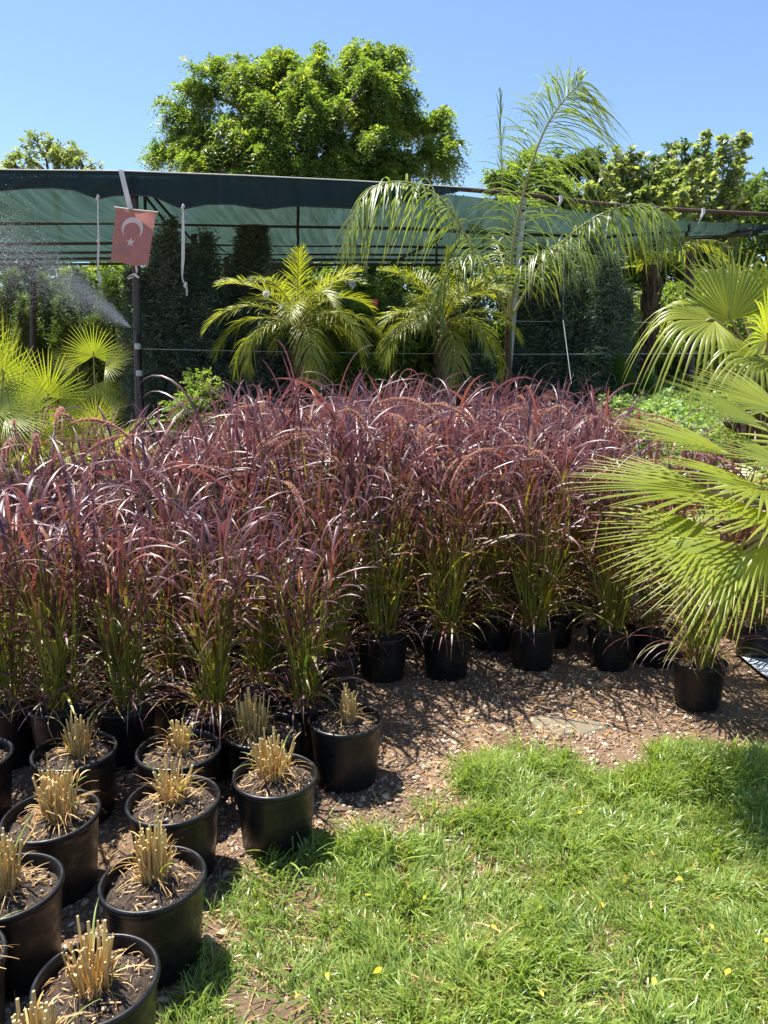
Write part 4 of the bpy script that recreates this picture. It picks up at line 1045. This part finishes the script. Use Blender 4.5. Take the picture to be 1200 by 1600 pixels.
def shrub(label, px, ytop, Y, w, mat, seed, leaf=(.05, .026), ncl=22, clr=.16, per=70, name='shrub', flowers=None):
    t = at(px, ytop, Y); H = t[2]
    o = tree(name, label, 'shrub', (t[0], Y), [(t[0], Y, H * .62, w, w * .8, H * .36), (t[0], Y, H * .3, w * .8, w * .7, H * .28)], ncl, clr, per, leaf, mat, seed, .03, None, 4, .12)
    return o
shrub('small bright green shrub at the back of the red grass, right of the post', 308, 562, 7.3, .26, 'tree_bright', 301, (.035, .02))
shrub('leafy green shrub with a pink flower between the two feather palms', 555, 420, 9.0, .5, 'tree_bright', 302, (.12, .03), 40, .24, 70)
shrub('yellow green shrub behind the right feather palm', 655, 450, 9.6, .5, 'tree_bright', 303, (.1, .03), 36, .24, 60)
shrub('pale leafy shrub behind the banana leaves in the gap on the right', 1000, 420, 12.4, .9, 'tree_pale', 304, (.08, .04), 40, .3, 70)
shrub('yellowish shrub with fine leaves left of the palm trunk', 965, 440, 11.8, .5, 'tree_pale', 305, (.06, .03), 30, .25, 70)
shrub('leafy climber like shrub beside the black post on the right', 1085, 400, 11.6, .5, 'tree_bright', 306, (.07, .045), 30, .26, 60)
shrub('grey green shrub at the right edge behind the tall fan palm', 1165, 395, 12.5, .8, 'tree_pale', 307, (.07, .035), 34, .3, 60)
def flower(px, py, Y, mat, label, r=.05, seed=1):
    rng = np.random.default_rng(seed); c = at(px, py, Y); mb = MB(); n = 26
    d = rdirs(rng, n); d[:, 1] -= .4
    diamonds(mb, d * .008, unit(d), rdirs(rng, n), np.full(n, r), np.full(n, r * .75), rng.random((n, 3)))
    o = mb.build('flower', M[mat]); o.location = tuple(c); tag(o, label, 'flower')
    return o
flower(585, 473, 8.3, 'petal', 'small pink flower head between the two feather palms', .045)
flower(551, 444, 8.2, 'wpetal', 'white flower head among the right fronds of the left feather palm', .05, 2)
flower(417, 459, 7.2, 'wpetal', 'white flower head among the left fronds of the left feather palm', .035, 3)

# big paddle leaves behind the grass on the right
def paddle_plant():
    rng = np.random.default_rng(66); c = at(985, 590, 8.8)
    root = thing('banana_plant', 'dark broad leaved plant with big paddle leaves behind the red grass', 'plant', (c[0], 8.8, 0))
    for (az, e0, e1, L, W, z0) in [(2.4, 1.35, .9, .75, .17, .9), (3.6, 1.2, .3, .7, .19, .75), (.6, 1.35, .8, .8, .17, .9), (5.0, 1.25, .4, .7, .18, .8), (4.4, 1.0, -.3, .6, .2, .7), (1.6, 1.45, 1.1, .9, .15, 1.0), (4.0, 1.35, .9, .8, .18, 1.0)]:
        a = MB(); b = MB(); n = 16
        Rr = frond_arc(az, e0, e1, L, n) + np.array((.08 * cos(az), .08 * sin(az), z0))
        tube(b, spline([(0, 0, -.02), (.04 * cos(az), .04 * sin(az), z0 * .6), Rr[0], Rr[5]], 8), np.linspace(.02, .01, 8), 6)
        s = np.linspace(0, 1, n); w = W * np.sin(np.clip(s * .97 + .03, 0, 1) ** .7 * pi) ** .8 + .002
        sd = np.array((-sin(az), cos(az), 0)); T = unit(np.gradient(Rr, axis=0)); nv = np.cross(T, np.broadcast_to(sd, T.shape))
        t = np.zeros((1, n, 3)); t[..., 0] = s; t[..., 1] = rng.uniform(.3, .7)
        strips(a, Rr[None], (sd[None] * w[:, None] - nv * (w * .3)[:, None] * 0)[None], t, (-nv * (w * .25)[:, None] * np.sign(nv[:, 2:3] + 1e-6))[None])
        o = a.build('leaf', M['broad'], root); b.build('stalk', M['rachis'], o)
paddle_plant()
# small fan palm crown visible above the canopy on the right
cB = at(1010, 320, 15.5)
fan_palm('fan_palm', 'yellow green fan palm top poking above the brown rail on the right', (cB[0], 15.5), (cB[0], 15.5, cB[2] - .3),
         [(at(1005, 325, 15.3), (-.1, -.1, 1), (0, -1, .2), .62, {}), (at(1040, 335, 15.3), (.5, -.1, .8), (0, -1, .2), .55, {}), (at(975, 335, 15.4), (-.6, -.1, .7), (0, -1, .2), .5, {})], 75, .14, n_auto=5, auto=(.4, .5), nseg=24, split=.5, droop=.15, cup=.1)
# old palm trunk in the gap
def palm_trunk():
    c = at(1017, 470, 10.8); root = thing('palm_tree', 'thick brown palm trunk in the gap right of the conifers', 'palm', (c[0], 10.8, 0))
    mb = MB(); rng = np.random.default_rng(9)
    tube(mb, [(0, 0, -.03), (.02, 0, 1.4), (0, 0, 2.95)], [.1, .09, .085], 14)
    for k in range(170):
        a = rng.uniform(0, 6.28); h = rng.uniform(.2, 2.9); d = np.array((cos(a), sin(a), 0)); q = d * .085 + UPV * h
        tube(mb, [q, q + d * .035 + UPV * .05, q + d * .05 + UPV * .12], [.03, .024, .01], 5)
    mb.build('trunk', M['palmbark'], root)
    for k in range(9):
        a = k * .7; Rr = frond_arc(a, 1.0, -.9, 1.2) + np.array((0, 0, 2.85)); x, y = MB(), MB()
        pinnate(x, y, rng, Rr * (1, 1, 1), 30, .25, .008, droop=.6, lift=.1)
        o = x.build('frond', M['date'], root); y.build('stalk', M['rachis'], o)
palm_trunk()
# light green leafy bed behind the red grass on the right
def cover_bed():
    rng = np.random.default_rng(12); n = 17000
    x = rng.uniform(1.8, 6.5, n); y = rng.uniform(5.0, 11, n)
    ok = x > 1.62 + (y - 3.4) * .19 + (y > 7.7) * -.2
    x, y = x[ok], y[ok]; n = len(x)
    top = 1.02 + .22 * vnoise(x * 2.2, y * 2.2, 13) + .14 * vnoise(x * 6, y * 6, 14) + np.clip((y - 9.4) * .12, 0, .2)
    z = top * (1 - rng.random(n) ** 2.2 * .5)
    mb = MB(); p = np.stack([x, y, z], -1); d = rdirs(rng, n); d[:, 2] = np.abs(d[:, 2]) * .8
    sprays(mb, rng, p, d, rng.uniform(.05, .12, n), 4, .045, .026, .2)
    m = 900; sx = rng.choice(n, m)
    for q in sx[:420]: tube(mb, [(x[q], y[q], 0), (x[q] + .03, y[q], z[q])], [.004, .002], 4, np.array((0, .3, 0)), cap=False)
    tag(mb.build('ground_cover', M['cover']), 'mass of small light green leaves behind the red grass on the right', 'ground cover', kind='stuff')
cover_bed()

# ------------------------------------------------------------------ shade canopy
def canopy():
    ZR = 3.5
    rail_px = [(-420, 262), (-150, 265), (0, 268), (190, 270), (380, 277), (550, 285), (700, 294), (820, 304), (950, 320), (1080, 329), (1200, 335), (1420, 345)]
    F = np.array([gnd(x, y, ZR) for x, y in rail_px])
    fx = np.array([p[0] for p in rail_px], float)
    back_px = [(-420, 414), (-150, 414), (0, 412), (190, 410), (380, 412), (550, 412), (700, 412), (820, 411), (960, 405), (1068, 377), (1200, 366), (1420, 352)]
    B = np.array([gnd(x, y, 3.22) for x, y in back_px])
    root = thing('shade_canopy', 'large green shade net canopy on steel posts with a dark scalloped valance', 'canopy', (F[3][0], F[3][1], 0)); o0 = np.array((F[3][0], F[3][1], 0.0))
    us = np.linspace(0, len(F) - 1, 160)
    Fi = np.array([[np.interp(u, range(len(F)), F[:, k]) for k in range(3)] for u in us]); Bi = np.array([[np.interp(u, range(len(B)), B[:, k]) for k in range(3)] for u in us])
    pxs = np.interp(us, range(len(F)), fx)
    # net
    nt_ = 34; tt = np.linspace(0, 1, nt_)
    drop = np.where(pxs > 640, np.clip((pxs - 640) / 150, 0, 1) * .06, 0)
    A = Fi.copy(); A[:, 2] -= .05 + drop
    G = A[:, None] + (Bi - A)[:, None] * tt[None, :, None]
    bars = np.array([0, .40, .66, .8, .9, 1.0]); k = np.searchsorted(bars, tt, 'right') - 1; k = np.clip(k, 0, 4)
    ph = (tt - bars[k]) / (bars[k + 1] - bars[k]); span_ = (bars[k + 1] - bars[k])
    sag = np.sin(ph * pi) * span_ * .22
    wv = .75 + .5 * vnoise(us * .35, us * 0 + 3, 5)
    G[..., 2] -= sag[None] * wv[:, None]
    G[..., 2] += (vnoise(us[:, None] * 1.1 + tt[None] * 2, tt[None] * 5 + 0 * us[:, None], 6) - .5) * .05
    nu = len(us); i = np.arange(nu - 1)[:, None] * nt_; j = np.arange(nt_ - 1)[None]
    f = np.stack([i + j, i + j + 1, i + nt_ + j + 1, i + nt_ + j], -1).reshape(-1, 4)
    mb = MB(); mb.add(G.reshape(-1, 3) - o0, f); mb.build('shade_net', M['net'], root)
    # front rail
    mb = MB(); sel = pxs <= 700; tube(mb, Fi[sel] - o0, .02, 8); mb.build('rail', M['steel_dark'], root)
    mb = MB(); sel = pxs >= 695; tube(mb, Fi[sel] - o0, .025, 8); mb.build('rail', M['rust'], root)
    # valance
    bx = [-420, -330, -240, -150, -75, -10, 40, 80, 115, 153, 175, 205, 240, 285, 320, 360, 414, 460, 560, 640, 700, 722]
    by = [300, 292, 306, 294, 308, 299, 294.5, 293.5, 297, 311, 306, 304.5, 307, 327, 319.5, 319, 327, 322, 326, 315, 302, 298]
    pu = np.linspace(-420, 720, 240); rows = []
    for q in range(9):
        a = q / 8; r_ = []
        for p in pu:
            yr = np.interp(p, fx, [c[1] for c in rail_px]); yb = np.interp(p, bx, by)
            u = np.interp(p, fx, range(len(fx))); Y = np.interp(u, range(len(F)), F[:, 1])
            P = at(p, yr + (yb - yr) * a, Y - .035 - .03 * sin(p * .05 + a * 2) * a - .02 * a)
            if q == 0: P[2] += .015
            r_.append(P)
        rows.append(r_)
    V = np.array(rows); nn = len(pu); i = np.arange(8)[:, None] * nn; j = np.arange(nn - 1)[None]
    mb = MB(); mb.add(V.reshape(-1, 3) - o0, np.stack([i + j, i + nn + j, i + nn + j + 1, i + j + 1], -1).reshape(-1, 4))
    va = mb.build('valance', M['valance'], root)
    mb = MB(); tube(mb, V[-1] - o0, .006, 6); mb.build('hem_cord', M['steel_dark'], va)
    mb = MB(); tube(mb, V[0] - o0 + (0, 0, .004), .006, 6); mb.build('top_cord', M['strap'], va)
    # cross rails parallel to the front
    for b in bars[1:]:
        q = A + (Bi - A) * b; q = q[(pxs > -420) & (pxs < (1185 if b < .9 else 980))]
        mb = MB(); tube(mb, q - o0 - (0, 0, .02), .022, 6); mb.build('cross_rail', M['steel_dark'], root)
    # rafters front to back + knee braces
    for p in (-150, 235, 470, 690, 820, 1080):
        u = np.interp(p, pxs, np.arange(nu)); k = int(u)
        mb = MB(); tube(mb, np.linspace(A[k] - (0, 0, .06), Bi[k] - (0, 0, .03), 4) - o0, .018, 6); mb.build('rafter', M['steel_dark'], root)
    def post(px, yt, yb, Y, r, m, name='post', ground=True, px2=None):
        a = at(px, yt, Y); b = at(px2 or px, yb, Y)
        if ground:
            d = b - a; b = a + d * (-a[2] - .03) / d[2]
        mb = MB(); tube(mb, np.linspace(a, b, 3) - o0, r, 12); return mb.build(name, M[m], root)
    yf = float(Fi[np.argmin(abs(pxs - 213)), 1])
    post(209, 276, 610, yf + .04, .042, 'steel_dark', px2=217)
    post(303, 352, 500, 10.4, .042, 'steel_dark')
    post(354, 378, 500, 12.0, .045, 'steel_dark')
    post(52, 388, 560, 12.2, .05, 'steel_dark')
    post(819, 308, 480, float(Fi[np.argmin(abs(pxs - 815)), 1]) + .06, .036, 'galv', px2=804)
    post(1078, 380, 470, 10.9, .06, 'steel_dark')
    post(1330, 345, 500, float(Fi[-1, 1]) + .05, .045, 'steel_dark')
    post(-300, 270, 500, float(F[0, 1]) + .05, .045, 'steel_dark')
    for a, b in (((224, 303, yf + .05), (262, 351, 9.9)), ((236, 302, yf + .05), (330, 410, 12.3)), ((305, 352, 10.4), (372, 402, 12.3)), ((690, 372, 10.2), (610, 412, 12.2))):
        mb = MB(); tube(mb, [at(*a) - o0, at(*b) - o0], .016, 6); mb.build('brace', M['steel_dark'], root)
    # ties along the rust rail
    for px in (880, 1100):
        u = int(np.interp(px, pxs, np.arange(nu))); q = Fi[u] - o0; mb = MB()
        tube(mb, [q + (0, -.04, .03), q + (.01, -.045, -.02), q + (-.02, -.05, -.08), q + (-.05, -.05, -.16)], [.02, .024, .016, .004], 6); mb.build('tie', M['strap'], root)
    return yf
YF = canopy()

# ------------------------------------------------------------------ flag, straps, sprinkler, wires
def ribbon(mb, pts, w, axis=(1, 0, 0), tw=None):
    pts = np.asarray(pts, float); n = len(pts); a = np.array(axis, float)
    wv = np.tile(a, (n, 1)) * (np.full(n, w) if np.isscalar(w) else np.asarray(w))[:, None] / 2
    if tw is not None:
        wv = np.stack([wv[:, 0] * np.cos(tw), wv[:, 0] * np.sin(tw), wv[:, 2]], -1)
    t = np.zeros((1, n, 3)); strips(mb, pts[None], wv[None], t)
def flag():
    Y = YF - .17; cs = [at(181, 325, Y), at(244, 332, Y - .02), at(172, 409, Y), at(231, 416, Y - .03)]
    root = thing('flag', 'faded red flag with white crescent and star hanging from the canopy edge', 'flag', tuple(cs[0])); o0 = np.array(cs[0])
    TL, TRR, BL, BR = [np.array(c) for c in cs]
    def S(u, v, off=0.0):
        u = np.asarray(u, float); v = np.asarray(v, float)
        p = (TL * (1 - u)[..., None] + TRR * u[..., None]) * (1 - v)[..., None] + (BL * (1 - u)[..., None] + BR * u[..., None]) * v[..., None]
        yy = .018 * np.sin(u * 5 + v * 2) * v + .05 * np.exp(-((u - .62 - (v - .9)) ** 2 / .012)) * np.clip(v - .55, 0, 1) - .035 * np.exp(-((u - .3) ** 2 / .02 + (v - .85) ** 2 / .015)) + .012 * np.sin(u * 9) * (1 - v) * .5
        p = p.copy(); p[..., 1] += yy - off
        p[..., 2] += .012 * np.sin(u * 7 + .5) * v ** 3
        return p - o0
    U, V = np.meshgrid(np.linspace(0, 1, 42), np.linspace(0, 1, 56)); g = S(U, V); n, m = 56, 42
    i = np.arange(n - 1)[:, None] * m; j = np.arange(m - 1)[None]
    mb = MB(); mb.add(g.reshape(-1, 3), np.stack([i + j, i + m + j, i + m + j + 1, i + j + 1], -1).reshape(-1, 4)); cl = mb.build('cloth', M['flag'], root)
    # crescent opening downwards: outer and inner circles in cloth space (u scaled by aspect)
    asp = 63 / 85
    cu, cv = .47, .34; ro = .275; ri, dv = .222, .075
    # intersection angle
    y0 = (ro ** 2 - ri ** 2 + dv ** 2) / (2 * dv)
    a0 = math.acos(max(-1, min(1, y0 / ro))); b0 = math.acos(max(-1, min(1, (y0 - dv) / ri)))
    k = 48; s = np.linspace(-1, 1, k)
    ao = s * (pi - a0); bi = s * (pi - b0)
    ou = cu + ro * np.sin(ao); ov = cv - ro * np.cos(ao) * asp
    iu = cu + ri * np.sin(bi); iv = cv + (dv - ri * np.cos(bi)) * asp
    pts = []
    for q in np.linspace(0, 1, 5):
        pts.append(S(ou * (1 - q) + iu * q, ov * (1 - q) + iv * q, .004))
    vv = np.array(pts); i = np.arange(4)[:, None] * k; j = np.arange(k - 1)[None]
    mb = MB(); mb.add(vv.reshape(-1, 3), np.stack([i + j, i + j + 1, i + k + j + 1, i + k + j], -1).reshape(-1, 4)); mb.build('crescent', M['white_cloth'], cl)
    su, sv = .475, .595; an = np.arange(10) * pi / 5; rad = np.where(np.arange(10) % 2 == 0, .125, .05)
    st = S(su + rad * np.sin(an), sv - rad * np.cos(an) * asp, .004); cc = S(np.array([su]), np.array([sv]), .004)
    mb = MB(); mb.add(np.vstack([st, cc]), np.array([(q, (q + 1) % 10, 10) for q in range(10)])); mb.build('star', M['white_cloth'], cl)
    mb = MB(); tube(mb, [S(np.array([-.04]), np.array([-.01]))[0], S(np.array([.5]), np.array([0.0]))[0], S(np.array([1.05]), np.array([-.005]))[0]], .008, 8); mb.build('dowel', M['flagstaff'], root)
    mb = MB(); ribbon(mb, [at(189, 265, YF - .1) - o0, at(191, 275, YF - .12) - o0, at(197, 300, YF - .14) - o0, at(204, 327, YF - .15) - o0], .052); mb.build('strap', M['strap'], root)
    mb = MB(); ribbon(mb, [at(212, 413, Y) - o0, at(214, 425, Y) - o0, at(210, 432, Y - .03) - o0, at(202, 435, Y - .05) - o0, at(200, 432, Y - .06) - o0, at(209, 428, Y - .05) - o0, at(217, 434, Y - .04) - o0], [.03, .025, .03, .035, .03, .025, .02], (.7, 0, .7)); mb.build('tail_tie', M['strap'], root)
flag()
def strap_thing(pts, w, label, knots):
    mb = MB(); P = spline([at(*p) for p in pts], 30); o0 = P[0].copy()
    tw = np.linspace(0, 1.2, 30)
    ribbon(mb, P - o0, np.interp(np.linspace(0, 1, 30), np.linspace(0, 1, len(w)), w), (1, 0, 0), tw)
    for k in knots:
        q = P[int(k * 29)] - o0
        tube(mb, [q + (0, -.004, .03), q + (.008, -.006, .012), q + (-.008, -.004, -.01), q + (.004, 0, -.03)], [.008, .017, .017, .008], 8)
    o = mb.build('hanging_strap', M['strap'], None); o.location = tuple(o0); tag(o, label, 'strap', 'straps hanging from the canopy edge')
yv = YF - .1
strap_thing([(153, 309, yv), (153, 340, yv), (154, 380, yv), (153, 424, yv), (157, 437, yv), (155, 448, yv)], [.012, .012, .022, .02, .03, .03], 'thin knotted white strap hanging left of the flag', (.02, .38, .8))
strap_thing([(286, 324, yv), (286, 360, yv), (286, 400, yv), (285, 434, yv), (291, 448, yv), (292, 462, yv)], [.016, .03, .036, .016, .03, .034], 'longer white strap with a twisted end hanging right of the flag', (.02, .78))
def wire(p, q, label, r=.0035, sagm=.03):
    a, b = at(*p), at(*q); n = 14; s = np.linspace(0, 1, n); P = a + (b - a) * s[:, None]; P[:, 2] -= sagm * np.sin(s * pi)
    mb = MB(); tube(mb, P - a, r, 6); o = mb.build('wire', M['wire']); o.location = tuple(a); tag(o, label, 'wire', 'thin wires strung across the nursery')
wire((216, 545, YF), (1120, 552, YF + .6), 'lower thin wire running right from the sprinkler post')
wire((560, 494, YF + .6), (1150, 503, YF + 1.1), 'thin wire crossing in front of the right hand conifers')
wire((70, 420, 10.5), (420, 447, 10.2), 'faint wire behind the flag under the canopy')
wire((880, 400, YF + .7), (880, 497, YF + .7), 'thin vertical wire in front of the right hand conifers', .003, 0)
wire((880, 500, YF + .2), (893, 600, YF - .2), 'slanting pale cord below the crossing wires', .005, 0)
def sprinkler():
    c = at(214, 523, YF - .06); root = thing('sprinkler', 'sprinkler on a black riser pipe strapped to the dark post', 'sprinkler', (c[0], c[1], 0))
    z = c[2]; mb = MB(); tube(mb, [(0, 0, -.03), (.01, 0, z * .5), (0, 0, z)], .024, 10); mb.build('riser', M['pot'], root)
    mb = MB(); tube(mb, [(0, 0, z - .01), (0, 0, z + .035), (-.02, -.005, z + .05), (-.05, -.008, z + .07)], [.018, .016, .012, .007], 10); mb.build('nozzle', M['steel_dark'], root)
    for dz in (.12, .4):
        mb = MB(); lathe(mb, [(.03, -.03), (.034, -.02), (.034, .02), (.03, .03)], 16, center=(0, 0, z - dz)); mb.build('clamp', M['galv'], root)
    # spray
    rng = np.random.default_rng(17); n = 46000
    o = c + np.array((-.05, -.01, .07)); t = rng.random(n) ** .95 * .34
    el = rng.normal(.72, .10, n) + np.where(rng.random(n) < .5, -np.abs(rng.normal(0, .2, n)), 0); az = rng.normal(0, .14, n); v = rng.uniform(7, 12, n)
    V = np.stack([-np.cos(el) * np.cos(az), np.cos(el) * np.sin(az), np.sin(el)], -1) * v[:, None]
    V *= np.exp(-t * 1.0)[:, None]
    p = o + V * t[:, None] - UPV * (4.9 * t ** 2)[:, None] + rng.normal(0, 1, (n, 3)) * (t * .16)[:, None]
    vel = unit(V - UPV * (9.8 * t)[:, None]); a = unit(np.cross(vel, UPV + .01)); b = np.cross(vel, a)
    r_ = rng.lognormal(-7.25, .36, n).clip(.0004, .003)[:, None] * (.8 + 1.1 * t / .34)[:, None]; l = r_ * rng.uniform(1.2, 5, n)[:, None] * (1 + 2 * (t < .12))[:, None]
    vv = np.stack([p - vel * l, p + a * r_, p + b * r_, p - a * r_, p - b * r_, p + vel * l], 1)
    f = np.array([(0, 2, 1), (0, 3, 2), (0, 4, 3), (0, 1, 4), (5, 1, 2), (5, 2, 3), (5, 3, 4), (5, 4, 1)])
    mb = MB(); mb.add(vv.reshape(-1, 3), (np.arange(n)[:, None, None] * 6 + f[None]).reshape(-1, 3))
    tag(mb.build('water_spray', M['water']), 'fan of fine white water drops sprayed leftwards from the post', 'water spray', kind='stuff')
sprinkler()
# pale plastic sheet at the right edge behind the forward pot
def sheet():
    c = gnd(1266, 1062); rng = np.random.default_rng(2); X, Y = np.meshgrid(np.linspace(-.22, .3, 30), np.linspace(-.16, .3, 30))
    Z = -.004 + .022 * vnoise(X * 9 + 3, Y * 9 + 2, 31) + .012 * vnoise(X * 25, Y * 25, 32); i = np.arange(29)[:, None] * 30; j = np.arange(29)[None]
    mb = MB(); mb.add(np.stack([X, Y, Z], -1), np.stack([i + j, i + j + 1, i + 31 + j, i + 30 + j], -1).reshape(-1, 4))
    o = mb.build('plastic_sheet', M['plastic']); o.location = (c[0], c[1], 0); tag(o, 'crumpled pale plastic sheet on the ground at the right edge', 'plastic sheet')
sheet()
